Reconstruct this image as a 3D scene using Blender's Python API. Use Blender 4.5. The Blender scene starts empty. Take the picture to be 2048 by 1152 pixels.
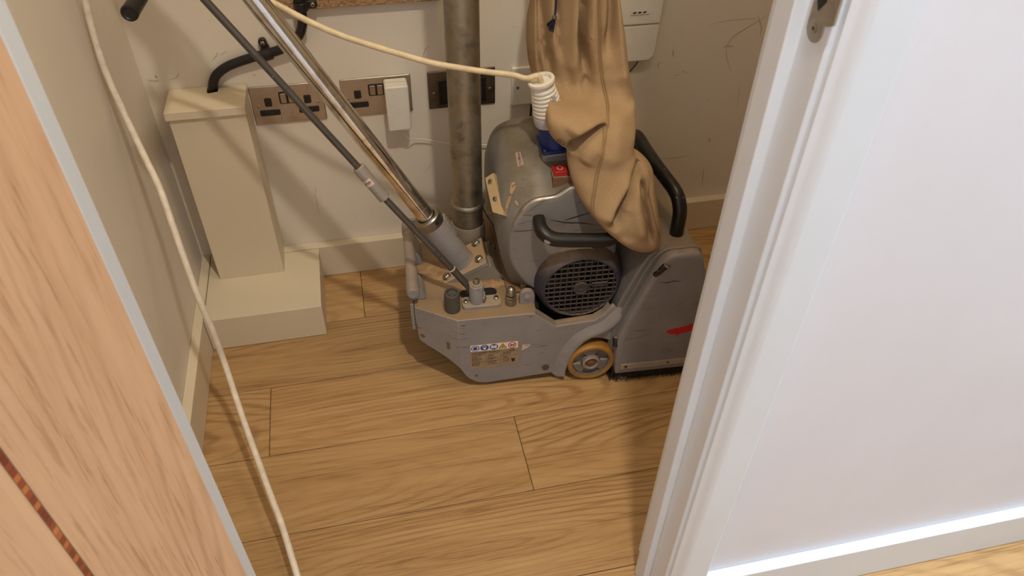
import bpy, bmesh, math, random
from mathutils import Vector, Matrix

random.seed(7)
SC = bpy.context.scene
COL = SC.collection

# ------------------------------------------------------------------ camera
F_PX = 1519.03
YAW, PITCH, ROLL = 0.2246, 0.7355, 0.0180
CAM = Vector((0.4068, -1.4900, 1.2402))
fw = Vector((math.sin(YAW)*math.cos(PITCH), math.cos(YAW)*math.cos(PITCH), -math.sin(PITCH)))
rt = Vector((math.cos(YAW), -math.sin(YAW), 0))
up = rt.cross(fw)
rt2 = math.cos(ROLL)*rt + math.sin(ROLL)*up
up2 = -math.sin(ROLL)*rt + math.cos(ROLL)*up
cd = bpy.data.cameras.new('camera')
cam = bpy.data.objects.new('camera', cd); COL.objects.link(cam)
m = Matrix.Identity(4)
for i in range(3):
    m[i][0] = rt2[i]; m[i][1] = up2[i]; m[i][2] = -fw[i]; m[i][3] = CAM[i]
cam.matrix_world = m
cd.sensor_width = 36.0
cd.lens = F_PX*36.0/2048.0
cd.clip_start = 0.02
cd.dof.use_dof = True
cd.dof.focus_distance = 1.55
cd.dof.aperture_fstop = 11.0
SC.camera = cam

# ------------------------------------------------------------------ world, light, exposure
w = bpy.data.worlds.new('world'); SC.world = w; w.use_nodes = True
w.node_tree.nodes['Background'].inputs[0].default_value = (0.9, 0.93, 1.0, 1)
w.node_tree.nodes['Background'].inputs[1].default_value = 0.05
vs = SC.view_settings
vs.view_transform = 'Standard'; vs.look = 'None'; vs.gamma = 1.0
vs.use_curve_mapping = False
vs.exposure = 0.0
CEIL = 2.40
LIGHT = Vector((0.65, -1.33, CEIL-0.02))
def spot(name, loc, power, size, blend, col, rad):
    d = bpy.data.lights.new(name, 'SPOT'); d.energy = power; d.spot_size = math.radians(size)
    d.spot_blend = blend; d.color = col; d.shadow_soft_size = rad
    o = bpy.data.objects.new(name, d); COL.objects.link(o); o.location = loc
    return o
spot('corridor_spot', LIGHT, 86, 125, 1.0, (1.0, 0.915, 0.79), 0.035)
spot('corridor_spot', (1.80, -1.27, CEIL-0.02), 172, 104, 1.0, (0.80, 0.92, 0.98), 0.03)  # added unseen spot that raises the ambient light in the corridor
def disk_lamp(name, loc, size, power, col):
    d = bpy.data.lights.new(name, 'AREA'); d.shape = 'DISK'; d.size = size; d.energy = power; d.color = col
    o = bpy.data.objects.new(name, d); COL.objects.link(o); o.location = loc
CORL = Vector((-0.60, -1.55, CEIL-0.075))
disk_lamp('corridor_fill_lamp', CORL, 0.36, 28, (0.80, 0.91, 1.0))  # added unseen lamp, soft cool fill on jamb and corridor wall
# added warm, broad fill under the cupboard ceiling, unseen, lifts the ambient light
CUPL = Vector((0.80, -0.46, CEIL-0.075))
disk_lamp('cupboard_fill_lamp', CUPL, 0.36, 5.6, (1.0, 0.77, 0.48))

# ------------------------------------------------------------------ node materials
def nt_new(name):
    mt = bpy.data.materials.new(name); mt.use_nodes = True
    nt = mt.node_tree; b = nt.nodes['Principled BSDF']
    return mt, nt, b
def N(nt, typ, **kw):
    n = nt.nodes.new(typ)
    for k, v in kw.items():
        if k == 'inp':
            for a, c in v.items(): n.inputs[a].default_value = c
        else: setattr(n, k, v)
    return n
def lk(nt, a, b): nt.links.new(a, b)
def c4(c): return (c[0], c[1], c[2], 1.0)
def srgb(r, g, b):
    f = lambda v: (v/255/12.92) if v/255 <= 0.04045 else ((v/255+0.055)/1.055)**2.4
    return (f(r), f(g), f(b))
def ramp(nt, fac, stops):
    r = nt.nodes.new('ShaderNodeValToRGB'); cr = r.color_ramp
    while len(cr.elements) > 1: cr.elements.remove(cr.elements[-1])
    cr.elements[0].position = stops[0][0]; cr.elements[0].color = c4(stops[0][1])
    for p, c in stops[1:]:
        e = cr.elements.new(p); e.color = c4(c)
    lk(nt, fac, r.inputs[0]); return r.outputs[0]
def coords(nt, scale=(1,1,1), rand=False, kind='Object', rot=(0,0,0), rvec=(3.1, 5.7, 9.3)):
    tc = N(nt, 'ShaderNodeTexCoord'); mp = N(nt, 'ShaderNodeMapping')
    mp.inputs['Scale'].default_value = scale; mp.inputs['Rotation'].default_value = rot
    src = tc.outputs[kind]
    if rand:
        oi = N(nt, 'ShaderNodeObjectInfo'); mu = N(nt, 'ShaderNodeVectorMath', operation='SCALE')
        mu.inputs[0].default_value = rvec; lk(nt, oi.outputs['Random'], mu.inputs['Scale'])
        ad = N(nt, 'ShaderNodeVectorMath', operation='ADD'); lk(nt, src, ad.inputs[0]); lk(nt, mu.outputs[0], ad.inputs[1])
        src = ad.outputs[0]
    lk(nt, src, mp.inputs['Vector']); return mp.outputs[0]
def noise(nt, vec, scale, detail=4, rough=0.55, dist=0.0):
    n = N(nt, 'ShaderNodeTexNoise'); n.inputs['Scale'].default_value = scale
    n.inputs['Detail'].default_value = detail; n.inputs['Roughness'].default_value = rough
    n.inputs['Distortion'].default_value = dist
    lk(nt, vec, n.inputs['Vector']); return n.outputs['Fac']
def mixc(nt, fac, a, b, mode='MIX'):
    n = N(nt, 'ShaderNodeMix', data_type='RGBA', blend_type=mode)
    for s, v in ((n.inputs[0], fac), (n.inputs[6], a), (n.inputs[7], b)):
        if hasattr(v, 'links'): lk(nt, v, s)
        elif isinstance(v, (int, float)): s.default_value = v
        else: s.default_value = c4(v)
    return n.outputs[2]
def bump(nt, b, h, strength, dist=0.001):
    n = N(nt, 'ShaderNodeBump'); n.inputs['Strength'].default_value = strength; n.inputs['Distance'].default_value = dist
    lk(nt, h, n.inputs['Height']); lk(nt, n.outputs[0], b.inputs['Normal'])

def m_plain(name, col, rough=0.5, metal=0.0, var=0.0, scale=40, bmp=0.0):
    mt, nt, b = nt_new(name)
    b.inputs['Roughness'].default_value = rough; b.inputs['Metallic'].default_value = metal
    v = coords(nt); f = noise(nt, v, scale)
    d = max(var, 0.02)
    lo = tuple(c*(1-d) for c in col); hi = tuple(min(1, c*(1+d)) for c in col)
    lk(nt, ramp(nt, f, [(0.3, lo), (0.7, hi)]), b.inputs['Base Color'])
    if bmp: bump(nt, b, f, bmp)
    return mt

def m_wall(name, col, mark=0.35, rough=0.65):
    """emulsion with faint smears, scuffs and small dark knocks"""
    mt, nt, b = nt_new(name); b.inputs['Roughness'].default_value = rough
    v = coords(nt)
    big = noise(nt, v, 2.2, 5, 0.6)
    c = ramp(nt, big, [(0.3, tuple(x*0.95 for x in col)), (0.7, tuple(min(1, x*1.03) for x in col))])
    s = noise(nt, coords(nt, (6, 6, 3), rot=(0, 0.7, 0)), 6.0, 3, 0.75, 1.6)
    sm = ramp(nt, s, [(0.63, (0, 0, 0)), (0.70, (1, 1, 1))])
    g = noise(nt, v, 5.0, 2)
    gm = ramp(nt, g, [(0.52, (0, 0, 0)), (0.62, (mark, mark, mark))])
    mm = mixc(nt, 1.0, sm, gm, 'MULTIPLY')
    c = mixc(nt, mm, c, tuple(x*0.62 for x in col))
    lk(nt, c, b.inputs['Base Color'])
    bump(nt, b, noise(nt, v, 240, 3), 0.08, 0.0006)
    return mt

def m_oak(name, light, dark, pore, rough=0.38, axis='X', random_off=True, gscale=1.0):
    """oak: broad rings stretched along the grain, fine pores, tone per board"""
    mt, nt, b = nt_new(name)
    k = gscale
    st = {'X': (0.75*k, 6.0*k, 6.0*k), 'Z': (6.0*k, 6.0*k, 0.5*k)}[axis]
    fine = {'X': (9, 330, 330), 'Z': (330, 330, 16)}[axis]
    mid = {'X': (2.2, 42, 42), 'Z': (42, 42, 2.2)}[axis]
    v = coords(nt, st, random_off, rvec=(1.3, 0.10, 0.02))
    wv = N(nt, 'ShaderNodeTexWave', wave_type='RINGS', rings_direction='SPHERICAL')
    wv.inputs['Scale'].default_value = 5.5; wv.inputs['Distortion'].default_value = 5.0
    wv.inputs['Detail'].default_value = 3.0; wv.inputs['Detail Scale'].default_value = 0.9; wv.inputs['Detail Roughness'].default_value = 0.55
    lk(nt, v, wv.inputs['Vector'])
    vm = coords(nt, mid, random_off); nm = noise(nt, vm, 1.0, 5, 0.6, 0.4)
    vf = coords(nt, fine, random_off); nf = noise(nt, vf, 1.0, 3, 0.6)
    vb = coords(nt, (1.3, 3.0, 3.0), random_off); nb = noise(nt, vb, 1.6, 3)
    mixw = N(nt, 'ShaderNodeMix', data_type='FLOAT'); mixw.inputs[0].default_value = 0.62
    lk(nt, wv.outputs['Fac'], mixw.inputs[2]); lk(nt, nm, mixw.inputs[3])
    c = ramp(nt, nm, [(0.20, dark), (0.62, light)])
    lines = ramp(nt, wv.outputs['Fac'], [(0.0, (0.8, 0.8, 0.8)), (0.16, (0.45, 0.45, 0.45)), (0.42, (0, 0, 0))])
    lgate = ramp(nt, noise(nt, coords(nt, (0.9*k, 4.0*k, 4.0*k) if axis == 'X' else (4.0*k, 4.0*k, 0.9*k), random_off), 2.0, 3), [(0.40, (0.15, 0.15, 0.15)), (0.62, (0.9, 0.9, 0.9))])
    c = mixc(nt, mixc(nt, 1.0, lines, lgate, 'MULTIPLY'), c, tuple(0.72*x for x in dark))
    p = ramp(nt, nf, [(0.34, (1, 1, 1)), (0.47, (0, 0, 0))])
    gate = ramp(nt, nm, [(0.38, (0.75, 0.75, 0.75)), (0.6, (0.12, 0.12, 0.12))])
    c = mixc(nt, mixc(nt, 1.0, p, gate, 'MULTIPLY'), c, pore)
    tone = ramp(nt, nb, [(0.3, (0.95, 0.94, 0.93)), (0.7, (1.03, 1.03, 1.03))])
    c = mixc(nt, 1.0, c, tone, 'MULTIPLY')
    if random_off:
        oi = N(nt, 'ShaderNodeObjectInfo')
        t2 = ramp(nt, oi.outputs['Random'], [(0, (0.90, 0.89, 0.86)), (1, (1.07, 1.06, 1.04))])
        c = mixc(nt, 1.0, c, t2, 'MULTIPLY')
    lk(nt, c, b.inputs['Base Color'])
    b.inputs['Roughness'].default_value = rough
    bump(nt, b, mixw.outputs[0], 0.12, 0.0008)
    return mt

def m_machine(name, col, dust=0.35, scr=0.6, rough=0.5, metal=0.0, dustc=srgb(176, 142, 98), up=True):
    """scratched sprayed paint; fine sawdust that settles on upward faces"""
    mt, nt, b = nt_new(name)
    v = coords(nt)
    n1 = noise(nt, v, 14, 5, 0.6)
    c = ramp(nt, n1, [(0.3, tuple(x*0.86 for x in col)), (0.7, tuple(min(1, x*1.1) for x in col))])
    # dark scrapes, long in x
    s = noise(nt, coords(nt, (22, 60, 170), rot=(0, 0.22, 0)), 1.0, 3, 0.65, 0.7)
    sm = ramp(nt, s, [(0.61, (0, 0, 0)), (0.66, (scr, scr, scr))])
    g = ramp(nt, noise(nt, v, 9.0, 2), [(0.44, (0, 0, 0)), (0.54, (1, 1, 1))])
    c = mixc(nt, mixc(nt, 1.0, sm, g, 'MULTIPLY'), c, tuple(x*0.28 for x in col))
    s2 = noise(nt, v, 160, 2, 0.5)
    chips = ramp(nt, s2, [(0.72, (0, 0, 0)), (0.75, (scr, scr, scr))])
    c = mixc(nt, chips, c, (0.62, 0.6, 0.57))
    if dust > 0:
        dn = ramp(nt, noise(nt, v, 22, 5, 0.65), [(0.30, (0.5, 0.5, 0.5)), (0.65, (1, 1, 1))])
        geo = N(nt, 'ShaderNodeNewGeometry'); sp = N(nt, 'ShaderNodeSeparateXYZ'); lk(nt, geo.outputs['Normal'], sp.inputs[0])
        dm = ramp(nt, sp.outputs[2], [(0.25, (0.10, 0.10, 0.10)), (0.85, (1, 1, 1))])
        f = mixc(nt, 1.0, dn, dm, 'MULTIPLY')
        f = mixc(nt, 1.0, f, (dust, dust, dust), 'MULTIPLY')
        c = mixc(nt, f, c, dustc)
    lk(nt, c, b.inputs['Base Color'])
    b.inputs['Roughness'].default_value = rough; b.inputs['Metallic'].default_value = metal
    bump(nt, b, n1, 0.06, 0.001)
    return mt

def m_metal(name, col, rough=0.3, stain=None, stscale=30, brushed=None):
    mt, nt, b = nt_new(name); b.inputs['Metallic'].default_value = 1.0
    v = coords(nt); f = noise(nt, v, stscale, 6, 0.65)
    c = ramp(nt, f, [(0.35, tuple(x*0.75 for x in col)), (0.65, col)])
    if stain:
        c = mixc(nt, ramp(nt, f, [(0.5, (0, 0, 0)), (0.7, (0.8, 0.8, 0.8))]), c, stain)
    if brushed:
        nb = noise(nt, coords(nt, brushed), 1.0, 3)
        c = mixc(nt, 0.25, c, ramp(nt, nb, [(0.3, tuple(x*0.7 for x in col)), (0.7, col)]))
        bump(nt, b, nb, 0.15, 0.0003)
    lk(nt, c, b.inputs['Base Color'])
    r = ramp(nt, f, [(0.3, (rough*0.7,)*3), (0.7, (min(1, rough*1.5),)*3)]); lk(nt, r, b.inputs['Roughness'])
    return mt

M = {}
M['cup_wall'] = m_wall('cupboard_emulsion', srgb(227, 217, 200))
M['cup_paint'] = m_wall('cream_eggshell', srgb(218, 204, 177), 0.25, 0.42)
M['white_wall'] = m_wall('corridor_emulsion', srgb(224, 225, 232), 0.04)
M['white_paint'] = m_wall('white_satinwood', srgb(222, 230, 238), 0.05, 0.35)
M['ceil'] = m_plain('ceiling_white', (0.82, 0.82, 0.82), 0.8)
M['floor'] = m_oak('oak_floor', srgb(192, 156, 108), srgb(164, 125, 78), srgb(122, 87, 52))
M['gap'] = m_plain('board_gap', srgb(64, 44, 26), 0.9)
M['door_oak'] = m_oak('oak_veneer', srgb(220, 182, 146), srgb(206, 165, 128), srgb(178, 136, 100), 0.5, 'Z', False, 1.0)
M['grey'] = m_machine('grey_sprayed_steel', srgb(142, 140, 140), 0.55, 0.75)
M['hood'] = m_machine('hammered_grey_casting', srgb(136, 133, 130), 0.95, 0.6, 0.45, 0.1, srgb(110, 98, 74))
M['cover'] = m_machine('dark_grey_panel', srgb(136, 132, 132), 0.2, 0.45, 0.45)
M['drum'] = m_machine('drum_casting', srgb(118, 117, 114), 0.4, 0.4, 0.45)
M['blue'] = m_machine('navy_motor_paint', srgb(34, 40, 62), 0.9, 0.5, 0.5, 0.0, srgb(140, 118, 90))
M['dark'] = m_plain('dark_inner', srgb(30, 26, 24), 0.8)
M['black'] = m_plain('black_plastic', srgb(24, 22, 22), 0.42, 0, 0.3, 30)
M['blackpaint'] = m_machine('worn_black_paint', srgb(24, 22, 22), 0.2, 0.8, 0.38)
M['rubber'] = m_plain('grey_rubber', srgb(78, 74, 68), 0.7, 0, 0.15)
M['galv'] = m_metal('galvanised_steel', srgb(176, 168, 150), 0.46, srgb(104, 96, 78), 22)
M['chrome'] = m_metal('chrome', (0.86, 0.85, 0.83), 0.10, srgb(120, 90, 55), 16)
M['zinc'] = m_metal('zinc_plate', srgb(172, 166, 152), 0.38)
M['dustsilver'] = m_machine('dusty_silver_paint', srgb(158, 152, 146), 0.35, 0.3, 0.45, 0.2)
M['rod'] = m_machine('dark_steel_rod', srgb(86, 84, 80), 0.15, 0.3, 0.4, 0.5)
M['steel'] = m_metal('brushed_steel_plate', srgb(196, 184, 170), 0.36, None, 30, (20, 20, 900))
M['steel_dk'] = m_metal('brushed_dark_plate', srgb(140, 128, 114), 0.36, None, 30, (20, 20, 900))
M['white_plastic'] = m_plain('white_plastic', srgb(226, 220, 206), 0.4, 0, 0.04)
M['grey_plastic'] = m_plain('grey_plastic', srgb(176, 174, 176), 0.45, 0, 0.05)
M['blueplastic'] = m_plain('blue_plastic', srgb(28, 48, 112), 0.4, 0, 0.15)
M['redplastic'] = m_plain('red_plastic', srgb(170, 36, 34), 0.4, 0, 0.1)
M['cream_cable'] = m_plain('cream_cable_sheath', srgb(214, 194, 156), 0.5, 0, 0.14, 60)
M['orange'] = m_plain('polyurethane_tyre', srgb(166, 116, 48), 0.5, 0, 0.12)
M['alu'] = m_metal('aluminium', srgb(190, 184, 172), 0.4, srgb(130, 118, 100), 20)
M['rimgrey'] = m_machine('cast_rim', srgb(132, 128, 122), 0.3, 0.4, 0.5, 0.3)
M['print'] = m_plain('black_print', srgb(44, 36, 30), 0.6)
M['whiteprint'] = m_plain('white_print', srgb(232, 226, 216), 0.5)
M['blueprint'] = m_plain('blue_print', srgb(30, 74, 150), 0.5)
M['redprint'] = m_plain('red_print', srgb(188, 30, 36), 0.5, 0, 0.1)
M['yellowprint'] = m_plain('yellow_print', srgb(222, 190, 50), 0.5)
M['label'] = m_plain('dull_label', srgb(156, 136, 108), 0.5, 0, 0.12)
M['sticker'] = m_plain('pink_white_sticker', srgb(216, 190, 172), 0.6, 0, 0.06)
M['sawdust'] = m_plain('sawdust', srgb(176, 140, 98), 0.95, 0, 0.2, 90, 0.6)
M['rust'] = m_machine('brown_steel', srgb(112, 82, 58), 0.5, 0.4, 0.6)
M['chip'] = None
def m_chip():
    mt, nt, b = nt_new('chipboard'); v = coords(nt); 
    vo = N(nt, 'ShaderNodeTexVoronoi'); vo.inputs['Scale'].default_value = 190
    lk(nt, coords(nt, (1, 1, 2.2)), vo.inputs['Vector'])
    c = ramp(nt, vo.outputs['Color'], [(0.1, srgb(116, 86, 56)), (0.5, srgb(156, 122, 84)), (0.9, srgb(182, 150, 112))])
    lk(nt, c, b.inputs['Base Color']); b.inputs['Roughness'].default_value = 0.8
    bump(nt, b, vo.outputs['Distance'], 0.3, 0.001); return mt
M['chip'] = m_chip()
def m_fabric():
    mt, nt, b = nt_new('tan_filter_cloth'); v = coords(nt)
    n1 = noise(nt, v, 9, 5, 0.6); n2 = noise(nt, v, 420, 2, 0.7)
    c = ramp(nt, n1, [(0.3, srgb(160, 130, 92)), (0.7, srgb(176, 146, 108))])
    c = mixc(nt, 0.22, c, ramp(nt, n2, [(0.3, srgb(118, 94, 62)), (0.7, srgb(180, 156, 124))]))
    lk(nt, c, b.inputs['Base Color']); b.inputs['Roughness'].default_value = 0.95
    b.inputs['Sheen Weight'].default_value = 0.0
    bump(nt, b, n2, 0.25, 0.0006); return mt
M['fabric'] = m_fabric()
M['stitch'] = m_plain('stitch', srgb(142, 114, 78), 0.9)
def m_inlay():
    mt, nt, b = nt_new('banded_inlay')
    v = coords(nt, (1, 1, 150)); sp = N(nt, 'ShaderNodeSeparateXYZ'); lk(nt, v, sp.inputs[0])
    fl = N(nt, 'ShaderNodeMath', operation='FLOOR'); lk(nt, sp.outputs[2], fl.inputs[0])
    wn = N(nt, 'ShaderNodeTexWhiteNoise', noise_dimensions='1D'); lk(nt, fl.outputs[0], wn.inputs['W'])
    fr = N(nt, 'ShaderNodeMath', operation='FRACT'); lk(nt, sp.outputs[2], fr.inputs[0])
    c = ramp(nt, wn.outputs['Value'], [(0, srgb(120, 54, 34)), (0.5, srgb(160, 80, 46)), (1, srgb(206, 126, 70))])
    g = ramp(nt, fr.outputs[0], [(0, (0.6, 0.6, 0.6)), (0.2, (1, 1, 1)), (0.8, (1, 1, 1)), (1, (0.7, 0.7, 0.7))])
    lk(nt, mixc(nt, 1.0, c, g, 'MULTIPLY'), b.inputs['Base Color']); b.inputs['Roughness'].default_value = 0.4
    return mt
M['inlay'] = m_inlay()
def m_lamp():
    mt, nt, b = nt_new('lamp_lens'); b.inputs['Emission Color'].default_value = (1, 0.96, 0.9, 1); b.inputs['Emission Strength'].default_value = 12
    return mt
M['lamp'] = m_lamp()
def m_fill_lamp(col=(1, 0.8, 0.56, 1)):
    mt, nt, b = nt_new('fill_lamp_diffuser'); b.inputs['Emission Color'].default_value = col; b.inputs['Emission Strength'].default_value = 2
    return mt
M['fill_warm'] = m_fill_lamp(); M['fill_cool'] = m_fill_lamp((0.85, 0.93, 1, 1))  # glowing discs of the two added fill lamps

# ------------------------------------------------------------------ mesh helpers
def finish(name, bm, mat, parent=None, smooth=None, bevel=0.0, seg=2, fixn=True):
    if fixn: bmesh.ops.recalc_face_normals(bm, faces=bm.faces[:])
    me = bpy.data.meshes.new(name); bm.to_mesh(me); bm.free()
    me.materials.append(M[mat] if isinstance(mat, str) else mat)
    if smooth is not None:
        me.polygons.foreach_set('use_smooth', [True]*len(me.polygons))
        me.set_sharp_from_angle(angle=math.radians(smooth))
    o = bpy.data.objects.new(name, me); COL.objects.link(o)
    if parent is not None: o.parent = parent
    if bevel > 0:
        md = o.modifiers.new('bevel', 'BEVEL'); md.width = bevel; md.segments = seg; md.limit_method = 'ANGLE'; md.angle_limit = math.radians(35)
        md.harden_normals = False
        me.polygons.foreach_set('use_smooth', [True]*len(me.polygons)); me.set_sharp_from_angle(angle=math.radians(50))
    return o
def B(): return bmesh.new()
def box(bm, x0, x1, y0, y1, z0, z1, mtx=None):
    vs = [Vector((x, y, z)) for x in (x0, x1) for y in (y0, y1) for z in (z0, z1)]
    if mtx is not None: vs = [mtx @ v for v in vs]
    v = [bm.verts.new(p) for p in vs]
    for f in ((0,1,3,2),(4,6,7,5),(0,4,5,1),(2,3,7,6),(0,2,6,4),(1,5,7,3)): bm.faces.new([v[i] for i in f])
def frame(d):
    d = Vector(d).normalized()
    a = Vector((0, 0, 1)) if abs(d.z) < 0.9 else Vector((1, 0, 0))
    u = a.cross(d).normalized(); return u, d.cross(u), d
def lathe(bm, prof, p0, d, seg=32, cap=True):
    """prof: (radius, height along d)"""
    u, v, d = frame(d); p0 = Vector(p0); rings = []
    for r, h in prof:
        c = p0 + d*h
        rings.append([bm.verts.new(c + (u*math.cos(2*math.pi*i/seg)+v*math.sin(2*math.pi*i/seg))*max(r, 1e-5)) for i in range(seg)])
    for a, b in zip(rings[:-1], rings[1:]):
        for i in range(seg):
            j = (i+1) % seg; bm.faces.new((a[i], a[j], b[j], b[i]))
    if cap:
        bm.faces.new(rings[0][::-1]); bm.faces.new(rings[-1])
def cyl(bm, p0, p1, r, seg=24, r1=None):
    d = Vector(p1)-Vector(p0); lathe(bm, [(r, 0), (r if r1 is None else r1, d.length)], p0, d, seg)
def catmull(pts, n=8):
    P = [Vector(p) for p in pts]; out = []
    Q = [P[0]*2-P[1]] + P + [P[-1]*2-P[-2]]
    for i in range(1, len(Q)-2):
        a, b, c, d = Q[i-1], Q[i], Q[i+1], Q[i+2]
        for k in range(n):
            t = k/n
            out.append(0.5*((2*b)+(c-a)*t+(2*a-5*b+4*c-d)*t*t+(3*b-a-3*c+d)*t**3))
    out.append(P[-1]); return out
def sweep(bm, pts, r, seg=12, shape=None):
    """tube along pts; r number or list; shape: 2D cross-section points instead of circle"""
    P = [Vector(p) for p in pts]; n = len(P)
    t0 = (P[1]-P[0]).normalized(); u, v, _ = frame(t0); rings = []
    for i in range(n):
        t = ((P[min(i+1, n-1)]-P[max(i-1, 0)])).normalized()
        u = (u - t*u.dot(t)).normalized(); v = t.cross(u)
        rr = r[i] if isinstance(r, (list, tuple)) else r
        if shape: ring = [bm.verts.new(P[i]+u*a+v*b) for a, b in shape]
        else: ring = [bm.verts.new(P[i]+(u*math.cos(2*math.pi*k/seg)+v*math.sin(2*math.pi*k/seg))*rr) for k in range(seg)]
        rings.append(ring)
    s = len(rings[0])
    for a, b in zip(rings[:-1], rings[1:]):
        for i in range(s):
            j = (i+1) % s; bm.faces.new((a[i], a[j], b[j], b[i]))
    bm.faces.new(rings[0][::-1]); bm.faces.new(rings[-1])
def prism(bm, poly, axis, a, b):
    """poly in the two other axes (order x,y,z without axis)"""
    def P(p, h):
        if axis == 'y': return (p[0], h, p[1])
        if axis == 'z': return (p[0], p[1], h)
        return (h, p[0], p[1])
    A = [bm.verts.new(P(p, a)) for p in poly]; Bv = [bm.verts.new(P(p, b)) for p in poly]
    n = len(poly)
    bm.faces.new(A); bm.faces.new(Bv[::-1])
    for i in range(n):
        j = (i+1) % n; bm.faces.new((A[i], Bv[i], Bv[j], A[j]))
def loft(bm, secs, cap=True, closed=True):
    R = [[bm.verts.new(p) for p in s] for s in secs]; n = len(R[0])
    for a, b in zip(R[:-1], R[1:]):
        for i in range(n if closed else n-1):
            j = (i+1) % n; bm.faces.new((a[i], a[j], b[j], b[i]))
    if cap: bm.faces.new(R[0][::-1]); bm.faces.new(R[-1])
def arc(cx, cy, r, a0, a1, n):
    return [(cx+r*math.cos(math.radians(a0+(a1-a0)*i/n)), cy+r*math.sin(math.radians(a0+(a1-a0)*i/n))) for i in range(n+1)]
def rrect(x0, x1, y0, y1, r, n=4):
    return (arc(x1-r, y0+r, r, -90, 0, n)+arc(x1-r, y1-r, r, 0, 90, n)+arc(x0+r, y1-r, r, 90, 180, n)+arc(x0+r, y0+r, r, 180, 270, n))
def empty(name, loc=(0, 0, 0), rz=0.0):
    o = bpy.data.objects.new(name, None); COL.objects.link(o); o.location = loc; o.rotation_euler = (0, 0, rz); o.empty_display_size = 0.05
    return o
def tag(o, label, cat, group=None, kind=None):
    o['label'] = label; o['category'] = cat
    if group: o['group'] = group
    if kind: o['kind'] = kind
    return o
def struct(o, label, cat): return tag(o, label, cat, kind='structure')
def text_mesh(name, s, size, mtx, mat, parent, extrude=0.0002, align='CENTER'):
    cu = bpy.data.curves.new(name, 'FONT'); cu.body = s; cu.size = size; cu.extrude = extrude; cu.align_x = align; cu.align_y = 'CENTER'; cu.resolution_u = 3
    to = bpy.data.objects.new(name, cu); COL.objects.link(to)
    dg = bpy.context.evaluated_depsgraph_get()
    me = bpy.data.meshes.new_from_object(to.evaluated_get(dg))
    bpy.data.objects.remove(to); me.transform(mtx); me.materials.clear(); me.materials.append(M[mat]); me.name = name
    o = bpy.data.objects.new(name, me); COL.objects.link(o); o.parent = parent
    return o
def basis(o, x, y, z):
    m_ = Matrix.Identity(4)
    for i in range(3): m_[i][0] = x[i]; m_[i][1] = y[i]; m_[i][2] = z[i]; m_[i][3] = o[i]
    return m_

# ================================================================== THE SETTING
XL, XR = -1.25, 3.0          # corridor extent
YB = -2.25                   # corridor far wall
WF, WI = -0.977, -0.909      # front wall outer / inner face
CX1 = 1.50                   # cupboard right wall
SKH, SKT = 0.0921, 0.021

# floor with single boards
bm = B(); box(bm, XL, XR, YB, 0.0, -0.05, -0.004)
floor = finish('floor', bm, 'gap'); struct(floor, 'light oak plank floor running from the corridor into the cupboard', 'floor')
PW = 0.1774
seams = [-0.0064-PW*i for i in range(0, 14)]
seams[1:6] = [-0.1838, -0.3607, -0.5376, -0.7151, -0.8959]
joints = {0: [0.3556, 1.9], 1: [-0.6, 1.45], 2: [0.146, 2.05], 3: [-0.9, 0.6332, 2.4], 4: [-0.35, 1.62], 5: [0.30, 2.3], 6: [0.9], 7: [-0.2, 1.9], 8: [0.6], 9: [1.3], 10: [0.2, 2.2], 11: [1.0], 12: [-.3, 1.6]}
def plank(x0, x1, y0, y1):
    bm = B(); g = 0.0005; c = 0.0011
    cx, cy = (x0+x1)/2, (y0+y1)/2
    hx, hy = (x1-x0)/2-g, (y1-y0)/2-g
    loft(bm, [[(-hx, -hy, -0.003), (hx, -hy, -0.003), (hx, hy, -0.003), (-hx, hy, -0.003)],
              [(-hx, -hy, -c), (hx, -hy, -c), (hx, hy, -c), (-hx, hy, -c)],
              [(-hx+c, -hy+c, 0), (hx-c, -hy+c, 0), (hx-c, hy-c, 0), (-hx+c, hy-c, 0)]])
    o = finish('plank', bm, 'floor', floor); o.location = (cx, cy, 0)
for i in range(len(seams)-1):
    y1, y0 = seams[i], max(seams[i+1], YB)
    if y1 <= YB+0.01: break
    xs = [XL] + sorted(joints.get(i, [])) + [XR]
    for a, b in zip(xs[:-1], xs[1:]): plank(a, b, y0, y1)

def wall(name, mat, boxes, label):
    bm = B()
    for b_ in boxes: box(bm, *b_)
    return struct(finish(name, bm, mat), label, 'wall')
wall_back = wall('wall_back', 'cup_wall', [(-0.07, CX1+0.07, 0.0, 0.08, 0, CEIL)], 'scuffed cream back wall of the cupboard with the sockets')
wall_left = wall('wall_left', 'cup_wall', [(-0.07, 0.0, WI, 0.0, 0, CEIL)], 'plain cream left side wall of the cupboard')
wall('wall_right', 'cup_wall', [(CX1, CX1+0.07, WI, 0.0, 0, CEIL)], 'cream right side wall of the cupboard hidden behind the door frame')
LO, RO = 0.150, 0.794        # lining outer faces
HEAD = 2.03
wall('wall_front', 'white_wall', [(XL, LO, WF, WI, 0, CEIL), (RO, XR, WF, WI, 0, CEIL), (LO, RO, WF, WI, HEAD, CEIL)], 'smooth white corridor wall beside the door frame')
wall('wall_corridor_back', 'white_wall', [(XL, XR, YB-0.08, YB, 0, CEIL)], 'white corridor wall facing the cupboard')
wall('wall_corridor_left', 'white_wall', [(XL-0.08, XL, YB, WF, 0, CEIL)], 'white corridor end wall on the left')
wall('wall_corridor_right', 'white_wall', [(XR, XR+0.08, YB, WF, 0, CEIL)], 'white corridor end wall on the right')
bm = B(); box(bm, XL-0.08, XR+0.08, YB-0.08, 0.08, CEIL, CEIL+0.06)
struct(finish('ceiling', bm, 'ceil'), 'flat white ceiling over corridor and cupboard', 'ceiling')

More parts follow.
